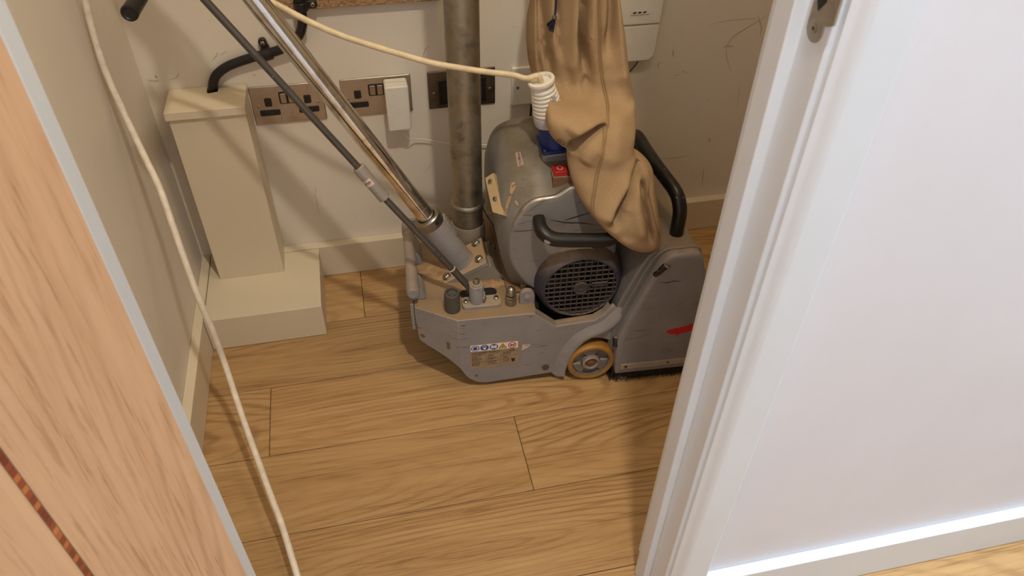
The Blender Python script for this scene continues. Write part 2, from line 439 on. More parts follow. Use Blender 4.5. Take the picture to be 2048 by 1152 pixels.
def skirt(name, pts, mat, label):
    bm = B(); box(bm, *pts)
    return struct(finish(name, bm, mat, bevel=0.0015), label, 'baseboard')
skirt('baseboard_back', (SKT, CX1, -SKT-0.001, 0.0, 0.001, SKH), 'cup_paint', 'square cream skirting board along the cupboard back wall')
skirt('baseboard_left', (0.0, SKT-0.001, WI, 0.0, 0.001, SKH), 'cup_paint', 'square cream skirting board along the cupboard left wall')
skirt('baseboard_right', (CX1-SKT, CX1, WI, -SKT-0.002, 0.001, SKH), 'cup_paint', 'square cream skirting board on the cupboard right wall')
skirt('baseboard_front', (0.8415, XR, WF-0.019, WF, 0.001, 0.0965), 'white_paint', 'square white skirting board along the corridor wall')

# scratches on the back wall (flat marks), as thin ribbons
def ribbon(pts, wd, mat, parent, name, axis='y', off=-0.0004):
    bm = B(); P = catmull([Vector((p[0], off, p[1])) for p in pts], 6); n = len(P)
    L_, R_ = [], []
    for i, p in enumerate(P):
        t = (P[min(i+1, n-1)]-P[max(i-1, 0)]).normalized(); nn = Vector((-t.z, 0, t.x))
        h = wd*0.7*(0.25+0.75*math.sin(math.pi*(i+0.5)/n))/2
        L_.append(bm.verts.new(p+nn*h)); R_.append(bm.verts.new(p-nn*h))
    for i in range(n-1): bm.faces.new((L_[i], L_[i+1], R_[i+1], R_[i]))
    return finish(name, bm, mat, parent)
M['scuff'] = m_plain('scuff_mark', srgb(164, 146, 122), 0.8, 0, 0.15, 120)
M['scuff2'] = m_plain('light_scuff_mark', srgb(194, 178, 156), 0.8, 0, 0.15, 120)
F_ = F_PX
def pix_wall(u, v, y=0.0):
    d = rt2*((u-1024)/F_) - up2*((v-576)/F_) + fw
    t = (y-CAM.y)/d.y; return CAM + d*t
def wp(*pp): return [(pix_wall(*p).x, pix_wall(*p).z) for p in pp]
for pts, wd, mt in [
    ([(1416, 50), (1450, 42), (1490, 38), (1520, 36)], 0.0022, 'scuff2'),
    ([(1538, 29), (1500, 52), (1465, 75), (1452, 96)], 0.0024, 'scuff'),
    ([(1452, 96), (1454, 118), (1463, 144)], 0.0028, 'scuff2'),
    ([(1516, 30), (1520, 45), (1523, 58), (1520, 72)], 0.004, 'scuff2'),
    ([(1446, 95), (1456, 92), (1468, 93)], 0.006, 'scuff2'),
    ([(1346, 98), (1346, 108), (1348, 114)], 0.003, 'scuff'),
    ([(1318, 138), (1316, 130), (1322, 122)], 0.004, 'scuff2'),
    ([(1364, 140), (1367, 146)], 0.002, 'scuff'), ([(1371, 142), (1373, 147)], 0.002, 'scuff'),
    ([(1474, 220), (1477, 190), (1480, 165)], 0.002, 'scuff2'),
    ([(1418, 275), (1419, 284)], 0.008, 'scuff2'),
    ([(1320, 318), (1350, 316), (1378, 310)], 0.0035, 'scuff2'),
    ([(1404, 372), (1406, 350), (1408, 335)], 0.003, 'scuff2'),
    ([(1412, 204), (1418, 196)], 0.003, 'scuff2'), ([(1346, 151), (1362, 149)], 0.0025, 'scuff2'),
    ([(296, 160), (308, 162), (318, 161)], 0.004, 'scuff2'), ([(310, 150), (314, 156)], 0.004, 'scuff'),
    ([(338, 160), (352, 155), (358, 145)], 0.003, 'scuff2'), ([(424, 122), (432, 112), (436, 104)], 0.003, 'scuff2'),
    ([(440, 110), (452, 103)], 0.002, 'scuff2'), ([(504, 148), (512, 151)], 0.003, 'scuff2'),
    ([(628, 395), (632, 380), (627, 372)], 0.002, 'scuff2'), ([(638, 430), (634, 405), (630, 388)], 0.002, 'scuff2'),
    ([(844, 120), (850, 100), (858, 92)], 0.003, 'scuff2'), ([(846, 345), (858, 335), (862, 322)], 0.002, 'scuff2')]:
    ribbon(wp(*pts), wd, mt, wall_back, 'scuff')

# ---- door frame: linings, stops, architrave (all white)
XSR, XRR = 0.765, 0.778      # right stop face / rebate face
YST = -0.938                 # front face of the stop
XSL, XRL = 0.179, 0.166
def frame_side(name, poly, z1, label, bev=0.0015):
    bm = B(); prism(bm, poly, 'z', 0.0, z1); return struct(finish(name, bm, 'white_paint', bevel=bev), label, 'door frame')
t_r = frame_side('trim_1', [(XRR, WF), (RO, WF), (RO, WI), (XSR, WI), (XSR, YST), (XRR, YST)], HEAD, 'white rebated door lining on the right with the strike plate')
t_l = frame_side('trim_2', [(XRL, WF), (LO, WF), (LO, WI), (XSL, WI), (XSL, YST), (XRL, YST)], HEAD, 'white rebated door lining on the left behind the oak door')
bm = B(); box(bm, LO, RO, WF, WI, HEAD-0.025, HEAD); struct(finish('trim_3', bm, 'white_paint', bevel=0.0015), 'white door lining head above the opening', 'door frame')
# architrave right: moulded inner edge (ovolo step) then flat
AF = -0.995
arch = [(0.7835, WF), (0.7835, -0.9835), (0.7855, -0.9850), (0.7885, -0.9858), (0.7905, -0.9885), (0.7935, -0.9925), (0.7975, -0.9948), (0.8005, AF), (0.8375, AF), (0.8410, -0.9920), (0.8410, WF)]
bm = B(); prism(bm, arch, 'z', 0.0, HEAD+0.04)
struct(finish('trim_4', bm, 'white_paint', smooth=40), 'white moulded architrave between door lining and corridor wall', 'architrave')
bm = B(); prism(bm, [(0.944-x, y) for x, y in arch], 'z', 0.0, HEAD+0.04)
struct(finish('trim_5', bm, 'white_paint', smooth=40), 'white moulded architrave on the hinge side behind the oak door', 'architrave')
# inner architrave, whose edge shows past the lining
bm = B(); box(bm, 0.7705, 0.83, WI, WI+0.014, 0.05, HEAD+0.04)
struct(finish('trim_6', bm, 'white_paint', bevel=0.002), 'thin white trim on the cupboard side of the right door lining', 'architrave')

# ---- strike plate on the right lining
sp = empty('strike_plate', (XRR, -0.957, 1.02)); tag(sp, 'round-ended brass-grey strike plate screwed to the right door lining', 'strike plate')
bm = B(); poly = arc(0, -0.034, 0.0115, 180, 360, 16)+arc(0, 0.034, 0.0115, 0, 180, 16)
prism(bm, poly, 'x', -0.0016, 0.0); finish('plate', bm, 'alu', sp, bevel=0.0004)
bm = B(); prism(bm, [(-0.0165, -0.026), (-0.0245, -0.022), (-0.0245, 0.022), (-0.0165, 0.026), (0, 0.026), (0, -0.026)], 'x', -0.0026, -0.0005); finish('lip', bm, 'alu', sp, bevel=0.0005)
bm = B(); prism(bm, [(-0.0075, 0.020), (0.0075, 0.020), (0.0075, -0.008), (0, -0.0195), (-0.0075, -0.010)], 'x', -0.0030, -0.0015); finish('latch_hole', bm, 'dark', sp)
for zz in (-0.034, 0.034):
    bm = B(); lathe(bm, [(0.0042, 0), (0.0042, 0.0004), (0.0030, 0.0009)], (-0.0016, 0, zz), (-1, 0, 0), 20)
    s_ = finish('screw', bm, 'zinc', sp, smooth=40)
    bm = B(); box(bm, -0.0029, -0.0022, -0.0016, 0.0016, zz-0.0005, zz+0.0005); box(bm, -0.0029, -0.0022, -0.0005, 0.0005, zz-0.0016, zz+0.0016); finish('screw_slot', bm, 'dark', s_)

# ---- oak door, opened into the corridor
DW, DT, DH = 0.608, 0.035, 1.985
door = empty('door_1', (XRL+0.002, WF-0.004, 0.008), math.radians(-110)); struct(door, 'oak veneered door with a dark banded inlay, opened into the corridor', 'door')
IN = 0.151
bm = B(); box(bm, 0, IN-0.0034, 0, DT, 0, DH); box(bm, IN+0.0034, DW, 0, DT, 0, DH); box(bm, IN-0.0034, IN+0.0034, 0, DT-0.0012, 0, DH)
finish('door_leaf', bm, 'door_oak', door)
bm = B(); box(bm, IN-0.0024, IN+0.0024, DT-0.0014, DT-0.0001, 0.0, DH); finish('inlay', bm, 'inlay', door)
bm = B(); box(bm, IN-0.0034, IN-0.0024, DT-0.0014, DT-0.0002, 0, DH); box(bm, IN+0.0024, IN+0.0034, DT-0.0014, DT-0.0002, 0, DH); finish('inlay_border', bm, m_plain('inlay_border', srgb(120, 104, 84), 0.6), door)
for hz in (0.22, 1.0, 1.76):
    bm = B(); cyl(bm, (-0.003, -0.004, hz-0.045), (-0.003, -0.004, hz+0.045), 0.006, 12); box(bm, -0.0016, -0.0002, 0.002, 0.03, hz-0.045, hz+0.045)
    finish('hinge', bm, 'zinc', door, smooth=40)

# ---- downlights: the one by the door, and an added unseen one for fill
for k, (lx, ly, lab) in enumerate([(LIGHT.x, LIGHT.y, 'round white ceiling downlight nearest the cupboard door'), (1.80, -1.27, 'added round white downlight, unseen, raising the light at the right of the corridor')]):
    dl = empty('ceiling_downlight', (lx, ly, CEIL)); tag(dl, lab, 'downlight', 'corridor ceiling downlights')
    bm = B(); lathe(bm, [(0.032, 0.0), (0.032, -0.002), (0.043, -0.004), (0.043, 0.0)], (0, 0, 0), (0, 0, 1), 32, False); finish('bezel', bm, 'white_plastic', dl, smooth=40)
    bm = B(); lathe(bm, [(0.031, -0.001), (0.031, 0.0)], (0, 0, 0), (0, 0, 1), 24); finish('lens', bm, 'lamp', dl)

for loc_, lab_, mt2 in ((CUPL, 'added round opal lamp, unseen, filling the cupboard with warm light', 'fill_warm'), (CORL, 'added round opal lamp, unseen, softly filling the corridor from the left', 'fill_cool')):  # fittings modelled around the two added fill lamps, out of view
    cl = empty('added_ceiling_lamp', (loc_.x, loc_.y, CEIL)); tag(cl, lab_, 'ceiling lamp')
    bm = B(); lathe(bm, [(0.20, 0.0), (0.20, -0.05), (0.19, -0.06), (0.185, -0.05), (0.185, 0.0)], (0, 0, 0), (0, 0, 1), 40, False); finish('rim', bm, 'white_plastic', cl, smooth=40)
    bm = B(); lathe(bm, [(0.183, -0.058), (0.183, -0.05)], (0, 0, 0), (0, 0, 1), 40); finish('diffuser', bm, M[mt2], cl)
# ================================================================== BOXING IN THE CORNER
bx = empty('pipe_boxing', (0.12, -0.11, 0)); tag(bx, 'cream painted boxed-in column on a low plinth in the left corner', 'boxing')
def bxl(bm, x0, x1, y0, y1, z0, z1): box(bm, x0-0.12, x1-0.12, y0+0.11, y1+0.11, z0, z1)
bm = B(); bxl(bm, SKT, 0.2681, -0.2253, -SKT-0.0015, 0.001, 0.0892); finish('plinth', bm, 'cup_paint', bx, bevel=0.0012)
bm = B(); bxl(bm, 0.0468, 0.1889, -0.091, -SKT-0.0015, 0.0892, 0.494); bxl(bm, 0.0468, 0.1889, -SKT-0.0015, -0.0005, 0.0925, 0.494); finish('column', bm, 'cup_paint', bx, bevel=0.001)
NX0, NX1, NY = 0.116, 0.137, -0.026
bm = B()
pl = [(0.0426, -0.098), (0.1914, -0.098), (0.1914, -0.0005), (NX1, -0.0005), (NX1, NY), (NX0+0.004, NY-0.004), (NX0, NY), (NX0, -0.0005), (0.0426, -0.0005)]
prism(bm, [(x-0.12, y+0.11) for x, y in pl], 'z', 0.496, 0.513); finish('cap', bm, 'cup_paint', bx, bevel=0.001)
bm = B(); prism(bm, [(NX0-.002-0.12, NY-.006+0.11), (NX1+.002-0.12, NY-.006+0.11), (NX1+.002-.12, .109), (NX0-.002-.12, .109)], 'z', 0.4945, 0.497); finish('cable_hole', bm, 'dark', bx)

# ================================================================== WALL ELECTRICS
def switch_socket(x, z, label):
    s = empty('double_socket', (x+0.073, 0, z+0.043)); tag(s, label, 'socket', 'brushed steel double sockets on the back wall')
    bm = B(); prism(bm, rrect(-0.073, 0.073, -0.043, 0.043, 0.0025), 'y', -0.0042, 0.0); finish('face_plate', bm, 'steel', s, bevel=0.0018, seg=3)
    for sx in (-0.0395, 0.0395):
        bm = B(); prism(bm, rrect(sx-0.0072, sx+0.0072, -0.0018, 0.0168, 0.003), 'y', -0.0058, -0.003); ins = finish('earth_hole_insert', bm, 'black', s, bevel=0.0005)
        bm = B(); box(bm, sx-0.0022, sx+0.0022, -0.0062, -0.0055, 0.003, 0.0112); finish('slot', bm, 'dark', ins)
        bm = B(); prism(bm, rrect(sx-0.0205, sx+0.0205, -0.0225, -0.0095, 0.003), 'y', -0.0058, -0.003); ins = finish('pin_hole_insert', bm, 'black', s, bevel=0.0005)
        for q in (-0.0112, 0.0112):
            bm = B(); box(bm, sx+q-0.0034, sx+q+0.0034, -0.0062, -0.0055, -0.0182, -0.0140); finish('slot', bm, 'dark', ins)
    bm = B(); prism(bm, rrect(-0.0165, 0.0165, 0.0015, 0.0285, 0.003), 'y', -0.0055, -0.003); finish('switch_surround', bm, 'black', s, bevel=0.0005)
    for sx in (-0.0078, 0.0078):
        bm = B(); prism(bm, [(-0.0070, 0.0040), (-0.0098, 0.0260), (-0.004, 0.0260), (-0.004, 0.0040)], 'x', sx-0.0058, sx+0.0058); finish('rocker_switch', bm, 'steel', s, bevel=0.0006)
    for sx in (-0.0605, 0.0602):
        bm = B(); lathe(bm, [(0.0032, 0), (0.0032, 0.0012), (0.0026, 0.0016)], (sx, -0.004, -0.001), (0, -1, 0), 18); sc = finish('screw', bm, 'steel', s, smooth=40)
        bm = B(); box(bm, sx-0.0022, sx+0.0022, -0.0060, -0.0054, -0.0014, -0.0006); finish('screw_slot', bm, 'dark', sc)
    return s
SZ = 0.4181
switch_socket(0.1915, SZ, 'brushed steel double socket beside the boxed column, both outlets empty')
switch_socket(0.3734, SZ, 'brushed steel double socket with the white adapter in its right outlet')
# dark module plate behind the metal pipe
s = empty('module_plate', (0.5549+0.073, 0, SZ+0.043)); tag(s, 'dark steel double plate with black modules behind the metal pipe', 'wall plate')
bm = B(); prism(bm, rrect(-0.073, 0.073, -0.043, 0.043, 0.0025), 'y', -0.0042, 0.0); finish('face_plate', bm, 'steel_dk', s, bevel=0.0018, seg=3)
for a, b in ((-0.0505, -0.0015), (0.0015, 0.0525)):
    bm = B(); prism(bm, rrect(a, b, -0.0335, 0.0215, 0.001), 'y', -0.0054, -0.003); md = finish('module', bm, 'black', s, bevel=0.0005)
    bm = B(); box(bm, a+0.008, b-0.008, -0.0062, -0.0052, -0.026, 0.014); finish('shutter', bm, 'dark', md, bevel=0.0008)
for sx in (-0.0605, 0.0612):
    bm = B(); lathe(bm, [(0.0034, 0), (0.0034, 0.0012), (0.0026, 0.0016)], (sx, -0.004, -0.006), (0, -1, 0), 18); sc = finish('screw', bm, 'steel', s, smooth=40)
    bm = B(); box(bm, sx-0.0022, sx+0.0022, -0.0060, -0.0054, -0.0064, -0.0056); finish('screw_slot', bm, 'dark', sc)
# white single plate
s = empty('blank_plate', (0.7803, 0, 0.4550)); tag(s, 'white plastic single wall plate partly hidden by the cable plug', 'wall plate')
bm = B(); prism(bm, rrect(-0.043, 0.043, -0.044, 0.044, 0.002), 'y', -0.009, 0.0); finish('face_plate', bm, 'white_plastic', s, bevel=0.003, seg=3)
for sx in (-0.03015, 0.03015):
    bm = B(); lathe(bm, [(0.0030, 0), (0.0030, 0.0006), (0.0020, 0.0008)], (sx, -0.009, -0.002), (0, -1, 0), 16); finish('screw', bm, 'zinc', s, smooth=40)
# black flex from that plate down behind the machine
bm = B(); sweep(bm, catmull([(0.783, -0.006, 0.409), (0.7805, -0.010, 0.385), (0.777, -0.011, 0.355), (0.775, -0.014, 0.25), (0.78, -0.03, 0.12)], 6), 0.0026, 10)
tag(finish('flex_cord', bm, 'black', smooth=60), 'thin black flex dropping from the white wall plate behind the machine', 'cable')

# white adapter plugged into second socket
s = empty('plug_adapter', (0.4862, -0.0065, 0.4485)); tag(s, 'chunky white power adapter plugged into the middle socket', 'adapter')
bm = B(); prism(bm, rrect(-0.0242, 0.0242, -0.0515, 0.0515, 0.005), 'y', -0.040, 0.0); bd = finish('body', bm, 'white_plastic', s, bevel=0.0035, seg=3)
bm = B(); prism(bm, rrect(-0.0242, 0.0242, -0.0515, 0.0515, 0.005), 'y', -0.0185, -0.0180); 
for v in bm.verts: v.co.x *= 1.004; v.co.z *= 1.004
finish('seam_line', bm, 'label', bd)
bm = B(); lathe(bm, [(0.0007, 0), (0.0007, 0.0003)], (0.001, -0.0401, -0.0005), (0, -1, 0), 10); finish('indicator_hole', bm, 'dark', bd)
bm = B(); sweep(bm, catmull([(0.004, -0.030, -0.0505), (0.006, -0.029, -0.062), (0.018, -0.018, -0.086), (0.03, -0.008, -0.0925), (0.055, -0.006, -0.098), (0.098, -0.005, -0.113), (0.15, -0.004, -0.124), (0.207, -0.004, -0.131), (0.27, -0.004, -0.135), (0.35, -0.004, -0.16)], 6), 0.0013, 8)
finish('lead', bm, 'white_plastic', s, smooth=60)

# white wall box upper right
s = empty('wall_box', (1.008, 0, 0.60)); tag(s, 'white rounded plastic wall box with three black slots above the bag', 'wall box')
bm = B(); prism(bm, [(p[0], p[1]) for p in (arc(0.022, -0.080, 0.020, -90, 0, 6)+[(0.0425, -0.018), (-0.075, -0.018)]+arc(-0.055, -0.080, 0.020, 180, 270, 6))], 'y', -0.030, -0.0); finish('lower_cover', bm, 'white_plastic', s, bevel=0.004, seg=3)
bm = B(); prism(bm, [(0.043, -0.017), (0.050, 0.13), (-0.082, 0.13), (-0.0755, -0.017)], 'y', -0.032, 0.0); uc = finish('upper_cover', bm, 'white_plastic', s, bevel=0.004, seg=3)
for q in (-0.0185, -0.0075, 0.0035):
    bm = B(); prism(bm, [(q-0.0035, 0.0098), (q+0.0025, 0.0098), (q+0.0042, 0.0122), (q-0.0018, 0.0122)], 'y', -0.0332, -0.0315); finish('slot', bm, 'dark', uc)
bm = B()
for i in range(11): 
    x0 = -0.026+i*0.0036+(0.0015 if i > 4 else 0)+(0.0015 if i > 7 else 0); box(bm, x0, x0+0.0024, -0.0327, -0.0318, 0.0050, 0.0066)
finish('lettering', bm, m_plain('faint_print', srgb(150, 138, 118), 0.6), uc)
bm = B(); sweep(bm, catmull([(1.0217, -0.010, 0.502), (1.0217, -0.006, 0.488), (1.012, -0.005, 0.473), (1.0046, -0.005, 0.4638), (0.985, -0.005, 0.445), (0.96, -0.005, 0.44)], 6), 0.0012, 8)
tag(finish('thin_wire', bm, 'black', smooth=60), 'thin dark wire leaving the underside of the white wall box', 'wire')

# chipboard and black armoured cable with clips
bm = B(); box(bm, 0.2760, 0.5880, -0.018, 0.0, 0.6592, 1.15); tag(finish('chipboard_panel', bm, 'chip', bevel=0.0008), 'raw chipboard backing panel fixed to the wall above the sockets', 'board')
cab = empty('armoured_cable', (0.126, -0.03, 0.50)); tag(cab, 'thick black cable curving from the column up to the chipboard', 'cable')
pth = [(0.1262, -0.013, 0.4985), (0.1264, -0.013, 0.505), (0.1270, -0.013, 0.5130), (0.1330, -0.013, 0.5300), (0.1440, -0.013, 0.5440), (0.1680, -0.013, 0.5580), (0.2118, -0.014, 0.5710), (0.2513, -0.016, 0.5790), (0.2850, -0.020, 0.5910), (0.3060, -0.024, 0.6070), (0.3195, -0.028, 0.6300), (0.3245, -0.0285, 0.6600), (0.3250, -0.0285, 0.72), (0.3250, -0.0285, 0.95)]
off = Vector((0.126, -0.03, 0.50))
bm = B(); sweep(bm, catmull([Vector(p)-off for p in pth], 8), 0.0092, 16); finish('sheath', bm, 'black', cab, smooth=60)
def clip(cx, cz, y0, ang, lug, nm):
    c = empty('cable_clip', (cx, y0, cz)); c.rotation_euler = (0, ang, 0); tag(c, nm, 'cable clip', 'black cable clips')
    prof = arc(0, -0.0125, 0.0125, 200, 340, 10)
    bm = B(); prism(bm, [(p[0], p[1]) for p in (arc(0, -0.0125, 0.0128, 180, 360, 14)+[(0.0128, 0.0), (-0.0128, 0.0)])], 'x', -0.008, 0.008)
    # prism on x uses (y,z): turn so that the saddle opens to the wall
    for v in bm.verts:
        y, z = v.co.y, v.co.z; v.co.y = z; v.co.z = y
    finish('saddle', bm, 'black', c, bevel=0.001)
    bm = B(); prism(bm, rrect(-0.0075, 0.0075, 0.008, 0.030, 0.006), 'y', -0.010, 0.0); lg = finish('lug', bm, 'black', c, bevel=0.0015)
    bm = B(); lathe(bm, [(0.0042, 0), (0.0042, 0.001), (0.0030, 0.0018)], (0, -0.010, 0.0215), (0, -1, 0), 18); sc = finish('screw', bm, m_plain('brass_screw', srgb(190, 168, 112), 0.35, 1.0), c, smooth=40)
    bm = B(); box(bm, -0.0022, 0.0022, -0.0125, -0.0116, 0.0209, 0.0221); box(bm, -0.0006, 0.0006, -0.0125, -0.0116, 0.0193, 0.0237); finish('screw_slot', bm, 'dark', sc)
clip(0.2450, 0.5765, -0.001, math.radians(-14), 1, 'black cable clip halfway along the cable on the bare wall')
clip(0.3250, 0.6720, -0.0185, math.radians(90), 1, 'black cable clip screwed to the chipboard edge')

# ================================================================== THE FLOOR SANDER
MO = Vector((0.65, -0.4517, 0.0)); MR = math.radians(-3.5)
sander = empty('floor_sander', MO, MR)
tag(sander, 'grey drum floor sander with a slanted chrome handle standing on the oak floor', 'floor sander')
def toW(p): return MO + Matrix.Rotation(MR, 3, 'Z') @ Vector(p)
def toL(p): return Matrix.Rotation(-MR, 3, 'Z') @ (Vector(p)-MO)
def pixL(u, v, y):
    """point of the photo ray at depth y of the machine's own frame (used to take measurements)"""
    d = rt2*((u-1024)/F_) - up2*((v-576)/F_) + fw
    c = toL(CAM); dl_ = Matrix.Rotation(-MR, 3, 'Z') @ d
    return c + dl_*((y-c.y)/dl_.y)
HD = 0.203
P_ = sander
# ---- side plate (front), with chamfered nose
arch_pts = arc(0.1643, 0.0517, 0.064, -2, 195, 22)
side = [(-0.1115, HD), (0.0410, HD), (0.0430, HD-0.004), (0.0860, 0.1600), (0.1640, 0.1665), (0.1820, 0.1800), (0.1960, 0.2010), (0.2020, 0.2020), (0.2060, 0.1960), (0.232, 0.1600), (0.232, 0.0517)]
side += [(x, z) for x, z in arch_pts] + [(0.1045, 0.0080), (0.1040, 0.0045), (0.0935, 0.0060), (0.0824, 0.0225), (-0.0500, 0.0125), (-0.0606, 0.0130), (-0.0720, 0.0155), (-0.0830, 0.0215), (-0.0930, 0.0310), (-0.1000, 0.0410), (-0.1050, 0.0510), (-0.1115, 0.0665)]
bm = B(); prism(bm, side, 'y', 0.0, 0.009); sp_ = finish('side_plate', bm, 'grey', P_, bevel=0.0012)
# chamfer plate
D2 = Vector((-0.0811, 0.0498, 0)); DL = D2.length; D2 /= DL
ch = [(0, HD), (DL, HD), (DL+0.001, 0.185), (DL-0.004, 0.118), (DL-0.006, 0.112), (0.070, 0.103), (0.052, 0.0960), (0.036, 0.0890), (0.020, 0.0800), (0.008, 0.0720), (0, 0.0650)]
nrm = Vector((0.0498, 0.0811, 0)).normalized()
bm = B(); A_ = [bm.verts.new(Vector((-0.1115, 0, z))+D2*s) for s, z in ch]; B_ = [bm.verts.new(Vector((-0.1115, 0, z))+D2*s+nrm*0.009) for s, z in ch]
bm.faces.new(A_); bm.faces.new(B_[::-1])
for i in range(len(ch)):
    j = (i+1) % len(ch); bm.faces.new((A_[i], B_[i], B_[j], A_[j]))
finish('nose_plate', bm, 'grey', P_, bevel=0.001)
# far side plate
bm = B(); prism(bm, [(x, z) for x, z in [(-0.19, HD), (0.23, HD), (0.23, 0.03), (-0.06, 0.0135), (-0.10, 0.04), (-0.13, 0.09), (-0.19, 0.14)]], 'y', 0.335, 0.344); finish('side_plate', bm, 'grey', P_, bevel=0.001)
# deck
deck = [(-0.1926, 0.0508), (-0.1112, 0.0008), (0.0410, 0.0008), (0.0440, 0.006), (0.0450, 0.030), (0.052, 0.06), (0.06, 0.335), (-0.16, 0.335), (-0.1926, 0.30)]
bm = B(); prism(bm, deck, 'z', HD-0.010, HD+0.0005); finish('deck', bm, m_machine('dusty_deck', srgb(128, 120, 108), 0.85, 0.4, 0.6, 0.0, srgb(158, 126, 86)), P_, bevel=0.0012)
# inner chassis (dark)
bm = B(); box(bm, 0.055, 0.225, 0.06, 0.33, 0.045, 0.165); box(bm, -0.10, 0.055, 0.03, 0.33, 0.06, 0.19); finish('chassis', bm, 'dark', P_)
# wall of the motor bay behind the cut-out
bm = B(); prism(bm, [(0.041, HD), (0.086, 0.160), (0.164, 0.1665), (0.184, 0.182), (0.194, 0.199), (0.2, 0.12), (0.041, 0.12)], 'y', 0.009, 0.020); finish('motor_bay', bm, m_machine('dusty_bay', srgb(128, 122, 112), 0.7, 0.3, 0.6), P_, bevel=0.001)
# wheel-arch rib (raised band)
def band(bm, path, wd, y0, y1):
    n = len(path); A1, A2 = [], []
    for i, p in enumerate(path):
        a = Vector(path[max(i-1, 0)]); c = Vector(path[min(i+1, n-1)]); t = (c-a).normalized(); nn = Vector((-t.y, t.x))
        A1.append(Vector(p)+nn*wd/2); A2.append(Vector(p)-nn*wd/2)
    prism(bm, [(v.x, v.y) for v in A1]+[(v.x, v.y) for v in A2[::-1]], 'y', y0, y1)
rib = [(pixL(u, v, -0.004).x, pixL(u, v, -0.004).z) for u, v in [(1118, 750), (1120, 737), (1125, 722), (1134, 704), (1147, 688), (1163, 674), (1182, 664), (1202, 656), (1220, 645), (1234, 630), (1241, 618)]]
rib2 = [(p.x, p.y) for p in catmull([Vector((a, b, 0)) for a, b in rib], 4)]
def flare(bm, path, wd0, h_):
    n = len(path); secs_ = []
    for i, p in enumerate(path):
        a = Vector(path[max(i-1, 0)]); c = Vector(path[min(i+1, n-1)]); t = (c-a).normalized(); nn = Vector((-t.y, t.x)); hh = h_*min(1.0, (n-1-i)/6.0+0.12); wd = wd0*min(1.0, 0.45+(n-1-i)/9.0)
        prof_ = [(wd*0.55, 0.002), (wd*0.50, -0.0004), (wd*0.22, -hh*0.35), (-wd*0.10, -hh*0.8), (-wd*0.36, -hh), (-wd*0.47, -hh*0.92), (-wd*0.5, -hh*0.7), (-wd*0.5, 0.002)]
        secs_.append([(p[0]+nn.x*o_, y_, p[1]+nn.y*o_) for o_, y_ in prof_])
    loft(bm, secs_)
bm = B(); flare(bm, rib2, 0.024, 0.010); finish('wheel_arch_rib', bm, 'grey', P_, smooth=35)
# bolts and holes on the side
def bolt_y(x, z, r, name, mat, y=-0.0, h=0.003, inner=True, parent=None):
    bm = B(); lathe(bm, [(r, 0), (r, h*0.7), (r*0.8, h)], (x, y, z), (0, -1, 0), 20); o = finish(name, bm, mat, parent or P_, smooth=40)
    if inner:
        bm = B(); lathe(bm, [(r*0.42, 0), (r*0.42, 0.0006)], (x, y-h, z), (0, -1, 0), 6); finish('socket_recess', bm, 'dark', o)
    return o
bolt_y(0.0687, 0.0428, 0.0075, 'bolt', 'rubber')
bm = B(); lathe(bm, [(0.0022, 0), (0.0022, 0.0005)], (0.0687, -0.0032, 0.0428), (0, -1, 0), 12); finish('bolt_tip', bm, 'zinc', P_)
for x, z, rx, rz in [(-0.0778, 0.0383, 0.003, 0.0035), (-0.1010, 0.1885, 0.0055, 0.0018), (0.0329, 0.196, 0.004, 0.0015)]:
    bm = B(); prism(bm, [(x+rx*math.cos(a*0.3927), z+rz*math.sin(a*0.3927)) for a in range(16)], 'y', -0.0004, 0.0); finish('drilled_hole', bm, 'rust', P_)
def on_ch(u, v, off=0.0):
    d = rt2*((u-1024)/F_) - up2*((v-576)/F_) + fw; c = toL(CAM); dl_ = Matrix.Rotation(-MR, 3, 'Z') @ d
    p0 = Vector((-0.1115, 0, 0)); t = (p0-c).dot(nrm)/dl_.dot(nrm); return c+dl_*t-nrm*off
for u, v in [(897, 687), (897.5, 694.5)]:
    p = on_ch(u, v); bm = B(); lathe(bm, [(0.0045, 0), (0.0045, 0.0012), (0.0036, 0.0018)], p, -nrm, 18); o = finish('rivet', bm, 'zinc', P_, smooth=40)
    bm = B(); lathe(bm, [(0.0013, 0), (0.0013, 0.0004)], p-nrm*0.0018, -nrm, 8); finish('rivet_hole', bm, 'dark', o)
p = on_ch(845.5, 671.5); bm = B(); lathe(bm, [(0.0055, 0), (0.0045, 0.0003)], p, -nrm, 16); finish('drilled_hole', bm, 'rust', P_)

# ---- maker's label with pictograms
def quad_y(bm, x0, x1, z0, z1, y, th=0.0003): box(bm, x0, x1, y-th, y, z0, z1)
LX0, LX1, LZ0, LZ1 = -0.0905, 0.0105, 0.0612, 0.1325
bm = B(); quad_y(bm, LX0, LX1, LZ0, LZ1, 0.0, 0.0006); lab = finish('rating_label', bm, 'label', P_)
bm = B(); quad_y(bm, LX0+0.002, LX1-0.002, LZ1-0.0205, LZ1-0.0025, -0.0006); finish('white_strip', bm, 'whiteprint', lab)
def disc(bm, x, z, rx, rz, y, n=24, th=0.0002): prism(bm, [(x+rx*math.cos(2*math.pi*a/n), z+rz*math.sin(2*math.pi*a/n)) for a in range(n)], 'y', y-th, y)
zc = LZ1-0.0115; yb = -0.0009
bm = B()
for x in (-0.0790, -0.0600, -0.0410): disc(bm, x, zc, 0.0086, 0.0080, yb)
finish('blue_pictogram_discs', bm, 'blueprint', lab)
bm = B()
def ring(bm, x, z, r1, r0, y, a0=0, a1=360, n=24): prism(bm, arc(x, z, r1, a0, a1, n)+arc(x, z, r0, a1, a0, n), 'y', y-0.0002, y)
ring(bm, -0.0790, zc, 0.0064, 0.0048, yb-.0002, 210, 330, 14); ring(bm, -0.0790, zc, 0.0064, 0.0048, yb-.0002, 20, 160, 14)
